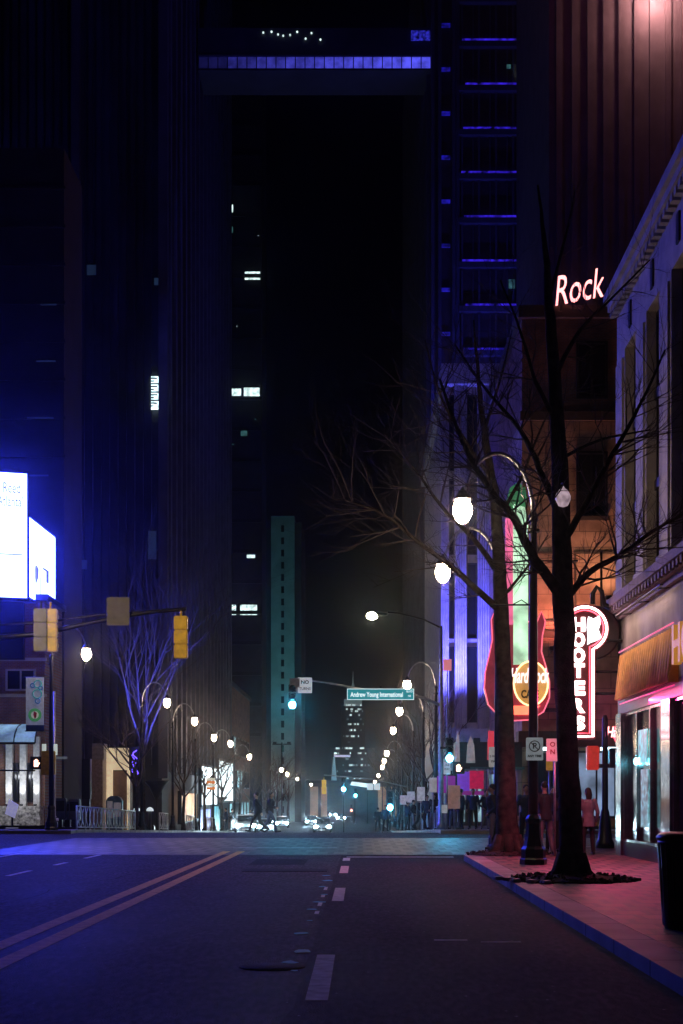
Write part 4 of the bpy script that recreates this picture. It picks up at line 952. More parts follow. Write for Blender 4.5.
m = MB(); m.box(-.28, .28, -.03, .03, 0, 0.02); m.prism([(-.3, .65), (.12, .45), (.3, 1.05), (-.12, 1.3)], -.05, .05); m.build('panel', mat('white map panel', (.6, .6, .8), .4, emit=(.55, .55, 1), strength=.35), t)
m = MB(); m.tube([(0, .07, 0), (0, .07, .9)], .05, 8); m.build('foot', M_BLK, t)
for i, (px, d, w_, h_, c, lab) in enumerate(((60, 66, .62, 1.35, (.03, .04, .08), 'dark blue newspaper box beside the hydrant'), (68, 66.3, .55, 1.2, (.02, .05, .09), 'navy newspaper box in the middle of the dark boxes'), (75, 66.1, .5, 1.3, (.05, .05, .06), 'black newspaper box nearest the pale railing'))):
    t = thing('newspaper_box', lab, 'newspaper box', (X(px, d), d, .15), 0, 'newspaper boxes')
    m = MB(); m.bev(-w_/2, w_/2, -.22, .22, .35, h_, .03); m.build('cabinet', mat('box paint %d' % i, c, .35), t)
    m = MB(); m.box(-w_/2+.06, w_/2-.06, -.235, -.221, .75, h_-.12); m.build('display_window', M_GLASSD, t)
    m = MB(); m.box(-.12, .12, -.15, .15, .02, .35); m.box(-.22, .22, -.2, .2, 0, .02); m.build('pedestal', M_BLK, t)
t = thing('shop_board', 'dark shop fascia with faint pale letters behind the newspaper boxes', 'shop sign', (0, 84, G(84)+.15))
m = MB(); m.box(X(48, 84), X(91, 84), -.3, .3, Z(792, 84), Z(752, 84)); m.build('fascia', M_BLK, t)
m = MB(); m.box(X(50, 84), X(52, 84), -.2, .2, 0, Z(792, 84)); m.box(X(88, 84), X(90, 84), -.2, .2, 0, Z(792, 84)); m.build('post', M_BLK, t)
text('THD & C', .55, mat('dim pale letters', (.4, .45, .5), .5, emit=(.4, .55, .65), strength=.3), t, (X(70, 84), -.33, Z(775, 84)), 'lettering', depth=.02, width=1.1)
m = MB(); m.box(X(70, 84), X(82.5, 84), -.36, -.31, Z(781, 84), Z(776.5, 84)); m.build('plate', mat('pale plate', (.5, .45, .4), .5, emit=(.9, .8, .7), strength=.2), t)
for i, (px, lab) in enumerate(((137, 'domed white bollard lamp left of the tree trunk'), (150, 'domed white bollard lamp right of the tree trunk'))):
    t = thing('bollard_lamp', lab, 'bollard lamp', (X(px, 86), 86, G(86)+.15), 0, 'domed bollard lamps')
    m = MB(); m.lathe([(.12, 0), (.1, .1), (.1, 1.15)], 10); m.build('post', M_BLK, t)
    m = MB(); m.lathe([(.22, 1.15), (.2, 1.27), (.1, 1.36), (.01, 1.39)], 12); m.build('dome', mat('dome glow', (.7, .7, .7), .4, emit=(.8, .95, 1), strength=.7), t)

# ------------------------------------------------------------------ traffic signals
AMB = lamp('orange hand light', (1, .32, .08), 4); GRN = lamp('green signal light', (.06, .62, 1), 500)
REDH = lamp('red hand light', (1, .12, .04), 5)
def signal_head(parent, m_, off=(0,0,0), facing=-1, lit=None, sc=1.0):
    """three-lens head, lenses toward facing*Y"""
    ox, oy, oz = off; m = MB()
    for k in range(3): m.bev(ox-.17*sc, ox+.17*sc, oy-.1*sc, oy+.12*sc, oz+(.36*k-.53)*sc, oz+(.36*k-.18)*sc, .02)
    m.tube([(ox, oy, oz+.54*sc), (ox, oy, oz+.72*sc)], .03, 6)
    h = m.build('signal_housing', m_, parent)
    for k in range(3):
        v = MB(); yy = oy+facing*.12*sc
        pts = [(ox+.14*sc*math.cos(a), oz+(.36*k-.355)*sc+.14*sc*math.sin(a)) for a in [-.6+ (PI+1.2)*j/10 for j in range(11)]]
        for (xa, za), (xb, zb) in zip(pts, pts[1:]):
            q = [v.bm.verts.new(p) for p in ((xa, yy, za), (xb, yy, zb), (xb, yy+facing*.2*sc, zb), (xa, yy+facing*.2*sc, za))]; v.bm.faces.new(q)
        vo = v.build('visor', m_, h); vo.modifiers.new('t', 'SOLIDIFY').thickness = .008
        l_ = MB(); l_.ell((ox, oy+facing*.12*sc, oz+(.36*k-.355)*sc), (.15*sc, .06, .15*sc), 14); l_.build('lens', lit if (lit and k == 0) else M_GLASSD, h)
    return h
# left mast arm close by
AD = 36.
t = thing('signal_mast', 'dark double mast arm reaching in from the left with a yellow signal at its tip', 'signal mast', (-10.9, AD, .15))
def ax(px): return X(px, AD)+10.9
def az(py): return Z(py, AD)-.15
m = MB(); m.lathe([(.3, 0), (.3, .1), (.17, .2), (.13, 5.9), (.11, 6.4)], 12); m.build('pole', M_BLK, t)
m = MB(); m.tube([(0, 0, az(643)), (ax(40), 0, az(634)), (ax(100), 0, az(621)), (ax(150), 0, az(612)), (ax(186), 0, az(609))], [.07, .065, .06, .055, .05], 8)
m.tube([(0, 0, az(628)), (ax(40), 0, az(623)), (ax(100), 0, az(615)), (ax(150), 0, az(611.5)), (ax(186), 0, az(608))], .035, 7); m.build('arm', M_BLK, t)
signal_head(t, M_YEL, (ax(181), 0, az(637.5)), 1); t.children[-1].name = 'signal_housing'
fl = thing('added_floodlight_pole', 'added tall pole with a floodlight at the near left corner, outside the picture', 'floodlight', (-12.2, 23, .15))  # added out of view to light the yellow signals on the mast
m = MB(); m.lathe([(.14, 0), (.1, .3), (.07, 8.2)], 10); m.build('pole', M_BLK, fl)
m = MB(); m.bev(-.25, .25, -.3, .1, 8.2, 8.5, .03); m.build('floodlight_housing', M_BLK, fl)
light('SPOT', 'added_corner_flood', (-12.2, 23.3, 8.4), (1, .74, .42), 3600, (-6.6, AD, 6.2), spot_size=R(38), spot_blend=.7, shadow_soft_size=.12)
sig2 = thing('corner_signal', 'grey and amber signal seen side on below the big screens', 'traffic signal', (X(48, AD), AD-.3, Z(632, AD)))
signal_head(sig2, M_YEL, (.13, 0, 0), 1)
signal_head(sig2, mat('grey signal paint', (.13, .13, .12), .4), (-.1, -.05, 0), 1)
m = MB(); m.tube([(0, .3, .0), (0, .0, .0)], .03, 6); m.box(-.2, .2, .1, .16, -.03, .03); m.build('bracket', M_BLK, sig2)
t = thing('sign_plate', 'blank grey sign plate seen from behind on the left mast arm', 'sign', (X(119, AD), AD-.12, Z(612, AD)))
m = MB(); m.bev(-.29, .29, -.012, .012, -.36, .36, .01); m.build('plate', mat('grey brown sign back', (.09, .08, .08), .5), t); m = MB(); m.box(-.05, .05, .012, .1, -.05, .05); m.build('clamp', M_BLK, t)
# far left corner: post with banner, pedestrian signal and signs
LC = 61.6
t = thing('banner', 'white blue green banner with rings hanging from the corner lamp post', 'banner', (X(50, LC), LC, .15))
m = MB()
for py in (677, 731): m.tube([(0, 0, Z(py, LC)-.15), (X(25, LC)-X(50, LC), 0, Z(py, LC)-.15)], .02, 6)
m.build('banner_arm', M_BLK, t)
bx0, bx1 = X(26, LC)-X(50, LC), X(44, LC)-X(50, LC)
def bz(py): return Z(py, LC)-.15
m = MB(); m.box(bx0, bx1, -.012, .012, bz(725), bz(677)); m.build('cloth', mat('pale lilac cloth', (.45, .5, .68), .8, emit=(.4, .5, .8), strength=.13), t)
m = MB(); m.box(bx0, bx1, -.014, .014, bz(731.5), bz(725.05)); m.build('cloth_hem', mat('navy cloth', (.01, .04, .2), .8), t)
rngs = ((38, 684, .16, 'teal'), (33, 685.5, .09, 'blue'), (37.5, 694, .19, 'teal'), (41, 688, .08, 'blue'), (38, 701, .1, 'blue'), (35, 715, .29, 'green'), (35, 715, .17, 'pale'))
cc = {'teal': (.05, .4, .45), 'blue': (.03, .14, .45), 'green': (.08, .4, .15), 'pale': (.6, .65, .6)}
for j, (px, py, rr, c) in enumerate(rngs):
    x_, z_ = X(px, LC)-X(50, LC), bz(py); m = MB()
    q = [(x_+rr*math.cos(2*PI*k/20), -.02-.003*(j == 6), z_+rr*math.sin(2*PI*k/20)) for k in range(21)]
    if c in ('green', 'pale'): m.bm.faces.new([m.bm.verts.new(p) for p in q[:-1]])
    else: m.tube(q, .028, 4)
    m.build('printed_ring', mat('banner ' + c, cc[c], .8, emit=cc[c], strength=.25), t)
m = MB(); m.prism([(X(34, LC)-X(50, LC), bz(711)), (X(37, LC)-X(50, LC), bz(713)), (X(36.5, LC)-X(50, LC), bz(717)), (X(35, LC)-X(50, LC), bz(719)), (X(33.5, LC)-X(50, LC), bz(715))], -.03, -.025); m.build('printed_mark', mat('red print', (.5, .03, .05), .8), t)
def ped_signal(name, label, x, d, z, m_, hand, scale=1.):
    t = thing(name, label, 'pedestrian signal', (x, d, z))
    m = MB(); m.bev(-.22*scale, .22*scale, -.1, .1, -.22*scale, .22*scale, .02); m.build('housing', m_, t)
    m = MB(); m.box(-.18*scale, .18*scale, -.106, -.101, -.18*scale, .18*scale); m.build('face', M_BLK, t)
    # raised hand: palm, fingers and thumb
    m = MB(); s_ = scale
    m.box(-.08*s_, .06*s_, -.125, -.108, -.13*s_, .0)
    for j, (xx, hh) in enumerate(((-.08, .09), (-.043, .12), (-.006, .13), (.031, .1))): m.box(xx*s_, (xx+.028)*s_, -.125, -.108, .0, hh*s_)
    m.prism([(.06*s_, -.09*s_), (.12*s_, -.01*s_), (.1*s_, .02*s_), (.06*s_, -.03*s_)], -.125, -.108)
    m.build('hand_symbol', hand, t)
    m = MB(); m.box(.2*scale, .42*scale, -.03, .03, -.04, .04); m.build('bracket', M_BLK, t); return t
ped_signal('pedestrian_signal', 'pedestrian signal with a glowing hand on the far left corner post', X(37, LC), LC, Z(763, LC), M_BLK, lamp('pale orange hand', (1, .5, .35), 5), 1.25)
t = thing('signal_pole', 'slim signal post at the far left corner carrying signs and an amber signal back', 'signal pole', (X(53.5, LC), LC+.2, .15))
m = MB(); m.lathe([(.15, 0), (.15, .3), (.06, .4), (.055, 6.0)], 10); m.build('pole', M_POST, t)
m = MB(); m.bev(-.5, .1, -.35, -.1, bz(775), bz(751), .03); m.build('signal_back', M_YEL, t)
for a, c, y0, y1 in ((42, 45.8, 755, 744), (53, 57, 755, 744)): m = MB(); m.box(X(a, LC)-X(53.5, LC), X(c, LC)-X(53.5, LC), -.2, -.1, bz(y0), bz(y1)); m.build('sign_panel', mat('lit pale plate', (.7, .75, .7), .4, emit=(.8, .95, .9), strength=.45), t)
m = MB(); m.box(0, .55, -.02, .02, bz(759), bz(756.5)); m.build('name_plate', mat('name plate', (.2, .22, .25), .4, emit=(.5, .6, .7), strength=.1), t)

# far right corner mast with street name and green signal
MD = 62.
t = thing('signal_mast', 'slim curved mast arm over the crossing carrying the street name sign', 'signal mast', (X(441, MD), MD, .15))
def mx(px): return X(px, MD)-X(441, MD)
def mz2(py): return Z(py, MD)-.15
m = MB(); m.lathe([(.2, 0), (.2, .2), (.12, .3), (.1, 5), (.07, mz2(626))], 12); m.build('pole', M_POST, t)
m = MB(); m.tube([(0, 0, mz2(706)), (mx(425), 0, mz2(698)), (mx(395), 0, mz2(693)), (mx(360), 0, mz2(689)), (mx(325), 0, mz2(682.5)), (mx(297), 0, mz2(679))], [.07, .06, .055, .05, .045, .04], 8); m.build('arm', M_POST, t)
m = MB(); m.tube([(0, 0, mz2(628)), (mx(425), 0, mz2(620)), (mx(398), 0, mz2(613)), (mx(388), 0, mz2(612))], .035, 6); m.build('lamp_arm', M_BLK, t)
m = MB(); m.ell((mx(379), 0, mz2(614)), (.42, .16, .1)); m.build('lamp_head', M_BLK, t)
m = MB(); m.ell((mx(372), -.02, mz2(616)), (.24, .2, .16), 14); m.build('lamp_lens', lamp('yellow green roadway lamp', (1, .9, .55), 110), t)
s = thing('street_name_sign', 'long blue green street name sign reading Andrew Young International', 'street sign', (X(380.5, MD), MD-.12, Z(694.5, MD)))
sw, sh = (414-347)/F*MD/2, 11.5/F*MD/2
m = MB(); m.bev(-sw, sw, -.02, .02, -sh, sh, .015); m.build('panel', M_GREENS, s)
m = MB(); e = .014
for q in ((-sw+.01, sw-.01, sh-.03, sh-.01), (-sw+.01, sw-.01, -sh+.01, -sh+.03), (-sw+.01, -sw+.03, -sh+.03, sh-.03), (sw-.03, sw-.01, -sh+.03, sh-.03)): m.box(q[0], q[1], -.027, -.021, q[2], q[3])
m.build('border', M_SIGNLIT, s)
text('Andrew Young International', .3, M_SIGNLIT, s, (-.17, -.03, -.02), 'lettering', depth=.004, bold=.004, width=2.28)
text('BLVD', .13, M_SIGNLIT, s, (sw-.2, -.03, .12), 'lettering', depth=.004, width=.26); text('NE', .11, M_SIGNLIT, s, (sw-.2, -.03, -.08), 'lettering', depth=.004, width=.12)
m = MB(); m.box(-.05, .05, .02, .14, sh-.02, sh+.12); m.box(sw*.7, sw*.7+.06, .02, .14, -.05, .05); m.build('clamp', M_BLK, s)
s = thing('no_turns_sign', 'small white sign reading NO TURNS beside the hanging signal', 'sign', (X(305, MD), MD-.1, Z(685.5, MD)))
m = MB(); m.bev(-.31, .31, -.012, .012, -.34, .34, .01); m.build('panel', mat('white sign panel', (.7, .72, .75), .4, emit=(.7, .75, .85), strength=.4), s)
text('NO', .22, M_BLACKL, s, (0, -.02, .13), 'lettering', depth=.004, bold=.008); text('TURNS', .17, M_BLACKL, s, (0, -.02, -.15), 'lettering', depth=.004, bold=.002, width=.5)
s = thing('traffic_signal', 'traffic signal with a glaring blue green light hanging at the mast tip', 'traffic signal', (X(292.5, MD), MD, Z(690, MD)), 0, 'traffic signals')
signal_head(s, M_BLK, (0, 0, -.3), -1, GRN)
m = MB(); m.box(-.12, .32, -.14, -.11, .1, .5); m.build('sign', mat('small grey plate', (.35, .35, .4), .5), s)
s = thing('traffic_signal', 'traffic signal with a glaring blue green light on the right corner pole', 'traffic signal', (X(449, MD), MD-.3, Z(747, MD)), 0, 'traffic signals')
signal_head(s, M_BLK, (0, 0, -.15), -1, GRN); m = MB(); m.box(-.4, -.17, .0, .3, -.1, .0); m.build('bracket', M_BLK, s)
ped_signal('pedestrian_signal', 'pedestrian signal with a white and orange hand on the right corner pole', X(458, MD), MD-.3, Z(768, MD), M_BLK, lamp('hand white orange', (1, .45, .3), 6), 1.2)
# extra signs on that pole
def plate(name, label, cat, px, py, w_, h_, d, col, em, txt=None, tcol=None, tz=None, post=True, grp=None, rz=0, sh=1.0):
    t = thing(name, label, cat, (X(px, d), d, G(d)+.15), rz, grp); zc = Z(py, d)-G(d)-.15
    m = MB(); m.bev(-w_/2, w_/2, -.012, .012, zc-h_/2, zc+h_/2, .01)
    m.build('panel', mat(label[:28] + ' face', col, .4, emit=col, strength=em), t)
    if post: m = MB(); m.tube([(0, .05, 0), (0, .05, zc+h_/2)], .03, 6); m.build('post', M_POST, t)
    for ln in (txt or ()): text(ln[0], ln[1], tcol or M_BLACKL, t, (ln[2], -.02, zc+ln[3]), 'lettering', depth=.004, bold=ln[1]*.02, width=(ln[4] if len(ln) > 4 else None))
    return t
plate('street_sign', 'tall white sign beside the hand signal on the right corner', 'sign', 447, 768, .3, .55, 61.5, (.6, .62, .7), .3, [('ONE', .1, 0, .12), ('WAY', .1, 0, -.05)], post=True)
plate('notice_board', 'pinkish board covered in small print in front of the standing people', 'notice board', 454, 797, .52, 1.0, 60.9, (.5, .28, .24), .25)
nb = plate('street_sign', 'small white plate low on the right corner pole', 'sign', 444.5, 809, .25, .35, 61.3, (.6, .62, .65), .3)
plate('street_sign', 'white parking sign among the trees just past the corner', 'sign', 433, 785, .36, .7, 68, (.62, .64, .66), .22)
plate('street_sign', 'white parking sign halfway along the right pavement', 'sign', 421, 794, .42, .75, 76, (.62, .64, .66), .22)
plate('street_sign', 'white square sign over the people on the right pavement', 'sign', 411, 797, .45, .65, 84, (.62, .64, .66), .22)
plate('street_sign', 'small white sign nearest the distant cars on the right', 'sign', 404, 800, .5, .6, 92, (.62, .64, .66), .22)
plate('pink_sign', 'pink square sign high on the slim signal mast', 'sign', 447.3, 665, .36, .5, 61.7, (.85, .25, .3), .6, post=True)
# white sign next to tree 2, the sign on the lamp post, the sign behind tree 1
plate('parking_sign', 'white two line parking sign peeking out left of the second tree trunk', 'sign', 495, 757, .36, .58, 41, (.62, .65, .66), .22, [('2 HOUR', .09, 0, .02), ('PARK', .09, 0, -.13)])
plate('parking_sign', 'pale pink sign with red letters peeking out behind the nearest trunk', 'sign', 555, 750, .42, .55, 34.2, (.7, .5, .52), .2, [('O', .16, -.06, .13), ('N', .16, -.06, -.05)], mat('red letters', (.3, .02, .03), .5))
PSD = 29.9
t = thing('no_parking_sign', 'no parking sign with a struck out P on the nearest lamp post', 'sign', (X(534.5, PSD), PSD, Z(749, PSD)))
m = MB(); m.bev(-.18, .18, -.01, .01, -.24, .24, .012); m.build('panel', mat('no parking face', (.55, .6, .62), .4, emit=(.55, .65, .7), strength=.22), t)
m = MB(); m.tube([(.11*math.cos(2*PI*k/20), -.014, .06+.11*math.sin(2*PI*k/20)) for k in range(21)], .013, 4); m.tube([(-.08, -.016, .14), (.08, -.016, -.02)], .013, 4); m.build('ring', M_BLACKL, t)
text('P', .17, M_BLACKL, t, (0, -.014, .06), 'lettering', depth=.003, bold=.004); text('ANY TIME', .065, M_BLACKL, t, (0, -.014, -.15), 'lettering', depth=.003, bold=.003)
m = MB(); m.box(-.04, .04, .01, .12, -.1, -.06); m.box(-.04, .04, .01, .12, .08, .12); m.build('clamp', M_BLK, t)
# banner bars on the nearest lamp post
t = thing('banner_bracket', 'empty black banner bars on the nearest lamp post', 'bracket', (3.68, 30.2, .15))
m = MB()
for z, s_ in ((Z(568, 30.2), 1), (Z(612, 30.2), -1)): m.tube([(0, 0, z), (s_*.95, 0, z)], .018, 6)
m.tube([(-.1, 0, Z(612, 30.2)), (-.25, 0, Z(607, 30.2)), (-.45, 0, Z(612, 30.2))], .012, 5); m.build('bar', M_BLK, t)
# unlit lantern in the nearest tree, its paleness put in as glow
t = thing('hanging_lantern', 'pale unlit teardrop lantern hanging high at the nearest trunk', 'lantern', (X(563, 24.1), 24.1, Z(497, 24.1)))
m = MB(); m.lathe([(.02, -.17), (.08, -.15), (.13, -.05), (.13, .02), (.09, .1), (.03, .15), (.005, .2)], 12); m.build('globe', mat('pinkish glass with painted glow', (.75, .6, .65), .4, emit=(.9, .65, .75), strength=.35, evar=.5, escale=9), t)
m = MB(); m.tube([(0, 0, .19), (0, .1, .26), (0, .32, .28)], .012, 5); m.build('hook', M_BLK, t)
# decorative signal pole at the near right corner, red signal
SP = 39.6
t = thing('signal_pole', 'black fluted signal pole with a flared base near the steel corner pillar', 'signal pole', (X(605, SP), SP, .15))
m = MB(); m.lathe([(.26, 0), (.26, .15), (.2, .25), (.16, .7), (.12, 1.0), (.09, 1.1), (.08, 3.6), (.05, 3.7)], 12); m.build('pole', M_BLK, t)
m = MB(); m.bev(-.52, -.18, -.15, .12, Z(770, SP)-.15, Z(746, SP)-.15, .03); m.build('housing', mat('signal red housing', (.5, .04, .03), .4, emit=(1, .06, .04), strength=.35), t)
m = MB(); m.box(-.2, .4, -.12, -.06, Z(768, SP)-.15, Z(764, SP)-.15); m.bev(.1, .38, -.2, .1, Z(768, SP)-.15, Z(748, SP)-.15, .03); m.build('bracket', M_BLK, t)
s = plate('amber_signal_back', 'amber signal box seen from behind between the two near trunks', 'traffic signal', 549.5, 765, .22, .34, 45, (.6, .3, .05), .25)

# far mast with yellow signal
t = thing('signal_mast', 'small distant mast arm with a yellow signal over the far street', 'signal mast', (4.0, 118, G(118)+.15))
def fz_(py): return Z(py, 118)-G(118)-.15
m = MB(); m.lathe([(.16, 0), (.1, .3), (.08, fz_(776))], 8); m.build('pole', M_POST, t)
m = MB(); m.tube([(0, 0, fz_(787)), (-3, 0, fz_(779)), (X(324, 118)-4, 0, fz_(775))], .05, 6); m.build('arm', M_POST, t)
signal_head(t, mat('yellow signal with painted glow', (.75, .45, .02), .4, emit=(.9, .6, .1), strength=.35), (X(324, 118)-4, 0, fz_(787)), 1, None, 1.1)  # lit look of the yellow housing put into its emission
for px, lab in ((377, 'x'), (370, 'y')): m = MB(); m.box(X(px, 118)-4-.25, X(px, 118)-4+.25, -.2, -.15, fz_(790), fz_(783.5)); m.build('sign_plate', mat('far white plate', (.6, .6, .6), .5, emit=(.8, .95, 1), strength=.5), t)
for px, py, d, lab in ((343.5, 788, 150, 'distant blue green signal above the headlights'), (355.5, 795, 230, 'tiny blue green signal farther off above the cars'), (390, 806, 100, 'blue green signal low on the right among the people')):
    s = thing('traffic_signal', lab, 'traffic signal', (X(px, d), d, Z(py, d)), 0, 'traffic signals')
    signal_head(s, M_BLK, (0, 0, .35), -1, lamp('far green signal', (.06, .62, 1), 500), 1.3)
    m = MB(); gz_ = G(d)+.15*(d < 120)-Z(py, d); m.tube([(0, .2, .9), (0, .2, gz_)], .07, 6); m.build('pole', M_BLK, s)
# small red taillight-like signal
s = thing('traffic_signal', 'tiny red light over the distant street', 'traffic signal', (X(351.5, 280), 280, Z(808, 280)), 0, 'traffic signals')
signal_head(s, M_BLK, (0, 0, 0), -1, lamp('red far light', (1, .1, .06), 30), 1.3); m = MB(); m.tube([(0, .2, .5), (0, .2, G(280)-Z(808, 280))], .07, 6); m.build('pole', M_BLK, s)

# ------------------------------------------------------------------ right corner canopy and awning
t = thing('corner_canopy', 'black canopy with pale pointed panels and a purple red awning over the far corner', 'canopy', (0, 66.2, .15))
def cx_(px): return X(px, 66.2)
def cz_(py): return Z(py, 66.2)-.15
m = MB(); m.box(cx_(456), cx_(522), 0, 3.5, cz_(767), cz_(742)); m.build('canopy_box', M_BLK, t)
m = MB(); m.box(cx_(454), cx_(524), -.25, 3.6, cz_(769.5), cz_(767.02)); m.build('canopy_edge', mat('teal metal edge', (.05, .12, .14), .4), t)
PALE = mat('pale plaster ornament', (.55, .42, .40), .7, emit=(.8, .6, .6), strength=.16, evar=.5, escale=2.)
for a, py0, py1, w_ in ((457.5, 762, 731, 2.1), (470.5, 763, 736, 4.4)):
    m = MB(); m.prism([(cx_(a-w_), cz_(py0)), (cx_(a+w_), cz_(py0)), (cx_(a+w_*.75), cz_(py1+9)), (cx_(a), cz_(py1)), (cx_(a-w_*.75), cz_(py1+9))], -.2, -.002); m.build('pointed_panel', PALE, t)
m = MB(); m.prism([(cx_(487), cz_(760)), (cx_(494), cz_(760)), (cx_(493), cz_(738)), (cx_(489.5), cz_(730)), (cx_(487.5), cz_(740))], -.2, -.002); m.build('red_panel', mat('red lit panel', (.5, .05, .07), .6, emit=(1, .1, .15), strength=.3), t)
m = MB(); m.prism([(cx_(456), cz_(791)), (cx_(468), cz_(791)), (cx_(468), cz_(772)), (cx_(456), cz_(772))], -.9, -.85); m.build('awning_left', mat('violet awning cloth', (.2, .05, .5), .7, emit=(.28, .08, .9), strength=.4), t)
m = MB(); m.box(cx_(468.1), cx_(482), -.9, -.85, cz_(789), cz_(771)); m.build('awning_right', mat('crimson awning cloth', (.5, .02, .1), .7, emit=(.75, .02, .12), strength=.4), t)
m = MB(); m.box(cx_(456), cx_(482), -.93, -.86, cz_(795), cz_(791.05)); m.build('awning_valance', mat('purple valance', (.25, .03, .3), .7, emit=(.4, .04, .4), strength=.3), t)
m = MB(); m.box(cx_(437), cx_(455), -.2, -.1, cz_(793), cz_(776)); m.build('side_valance', MATS['purple valance'], t)
for px in (458, 476, 487, 498): m = MB(); m.tube([(cx_(px), -.5, 0), (cx_(px), -.5, cz_(769))], .05, 8); m.build('post', mat('lit pale post', (.4, .4, .42), .5), t)
for px in (502, 507.5): m = MB(); m.ell((cx_(px), -.35, cz_(765)), (.16, .1, .1)); m.build('canopy_lamp', lamp('bright canopy lamp', (.6, .95, 1), 16), t)
m = MB(); m.box(cx_(458), cx_(520), 3.2, 3.4, 0, cz_(800)); m.build('back_wall', M_STONED, t)
for k in range(3): m = MB(); m.box(cx_(462+k*17), cx_(470+k*17), 3.1, 3.19, 0.2, 2.5); m.build('door', lamp('door glow', (.35, .6, .7), .5, .8, 2), t)
for px, py, h_, lab in ((491, 742, .95, 'tall thin red lit sign beside the second trunk'),):
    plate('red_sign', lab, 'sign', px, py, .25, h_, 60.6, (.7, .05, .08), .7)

# ------------------------------------------------------------------ trash can
t = thing('trash_can', 'large black ribbed litter bin on the brick pavement at the right edge', 'litter bin', (3.62, 15.6, .15))
m = MB(); m.lathe([(.27, 0), (.30, .04), (.33, .9), (.35, .93), (.35, .97)], 24)
for k in range(24): a = 2*PI*k/24; m.tube([(.285*math.cos(a), .285*math.sin(a), .05), (.345*math.cos(a), .345*math.sin(a), .93)], .014, 4)
m.build('bin_body', M_BLK, t)
m = MB(); m.lathe([(.36, .97), (.37, 1.0), (.33, 1.04), (.2, 1.06), (.19, 1.02)], 24); m.build('lid', M_BLK, t)

# ------------------------------------------------------------------ cars
def make_car(color, seed):
    """front toward -Y, origin on the ground under the middle"""
    t = thing('car', 'x', 'car'); cm = mat('car paint %d' % seed, color, .25, metal=.3, var=.03)
    bm = bmesh.new(); st = [(-2.2, .62, .35, .58), (-2.1, .80, .25, .70), (-1.3, .88, .22, .84), (-.7, .9, .2, .92), (.8, .9, .2, .95), (1.7, .88, .22, .98), (2.1, .8, .28, .9), (2.2, .66, .4, .75)]
    prev = None
    for y, w_, z0, z1 in st:
        ring = [bm.verts.new(p) for p in ((-w_*.9, y, z0), (w_*.9, y, z0), (w_, y, (z0+z1)/2), (w_*.93, y, z1), (0, y, z1+.04), (-w_*.93, y, z1), (-w_, y, (z0+z1)/2))]
        if prev:
            for k in range(7): bm.faces.new((prev[k], prev[(k+1)%7], ring[(k+1)%7], ring[k]))
        else: bm.faces.new(ring)
        prev = ring
    bm.faces.new(prev[::-1])
    for f in bm.faces: f.smooth = True
    m = MB(); m.add(bm); body = m.build('body', cm, t)
    m = MB(); m.prism([(-.75, .93), (-.25, 1.4), (.9, 1.44), (1.65, .98)], -.68, .68, 0, Matrix(((0,1,0,0),(1,0,0,0),(0,0,1,0),(0,0,0,1)))); m.build('cabin_glass', M_GLASSD, t)
    m = MB(); m.prism([(-.22, 1.405), (.92, 1.445), (.9, 1.48), (-.1, 1.46)], -.66, .66, 0, Matrix(((0,1,0,0),(1,0,0,0),(0,0,1,0),(0,0,0,1)))); m.build('roof', cm, t)
    for sx_ in (-1, 1):
        for y in (-1.4, 1.4):
            m = MB(); m.tube([(sx_*.7, y, .33), (sx_*.9, y, .33)], .33, 16); w_ = m.build('wheel', mat('tyre rubber', (.02, .02, .02), .8), t)
            m = MB(); m.tube([(sx_*.9, y, .33), (sx_*.915, y, .33)], .2, 12); m.build('rim', M_CHROME, w_)
        m = MB(); m.ell((sx_*.62, -2.13, .66), (.18, .1, .13)); m.build('headlight', lamp('car headlight', (.6, .9, 1), 600), t)
        m = MB(); m.ell((sx_*.66, 2.13, .8), (.14, .06, .08)); m.build('tail_light', mat('red lens', (.4, .02, .02), .3), t)
        m = MB(); m.ell((sx_*.98, -.55, .98), (.1, .06, .07)); m.build('mirror', cm, t)
    m = MB(); m.box(-.4, .4, -2.24, -2.2, .42, .56); m.build('grille', M_BLK, t)
    m = MB(); m.box(-.26, .26, -2.255, -2.243, .3, .42); m.build('number_plate', M_WHITE, t)
    return t
car = make_car((.25, .26, .3), 1); silver = make_car((.55, .57, .6), 2)
def put(o, x, d, rz, lab, grp): o.location = (x, d, G(d)); o.rotation_euler = (-math.atan((G(d+2)-G(d-2))/4), 0, rz); o['label'] = lab; o['group'] = grp
put(car, X(323, 140), 140, 0, 'nearest oncoming car with dazzling headlights in the middle of the far street', 'oncoming cars')
for px, d, lab in ((312, 205, 'oncoming car just behind and left of the nearest headlights'), (341, 285, 'small oncoming car with headlights near the street end'), (333, 345, 'farthest oncoming car, its headlights almost merged')):
    put(copy_tree(car), X(px, d), d, 0, lab, 'oncoming cars')
put(silver, X(246, 118), 118, R(3), 'silver car with one bright headlight at the left kerb behind the walking couple', 'cars at the left kerb')
for px, d, lab in ((266, 150, 'silver car farther along the left kerb right of the walkers'), (282, 185, 'small pale car at the far left kerb')):
    put(copy_tree(silver), X(px, d), d, R(2), lab, 'cars at the left kerb')

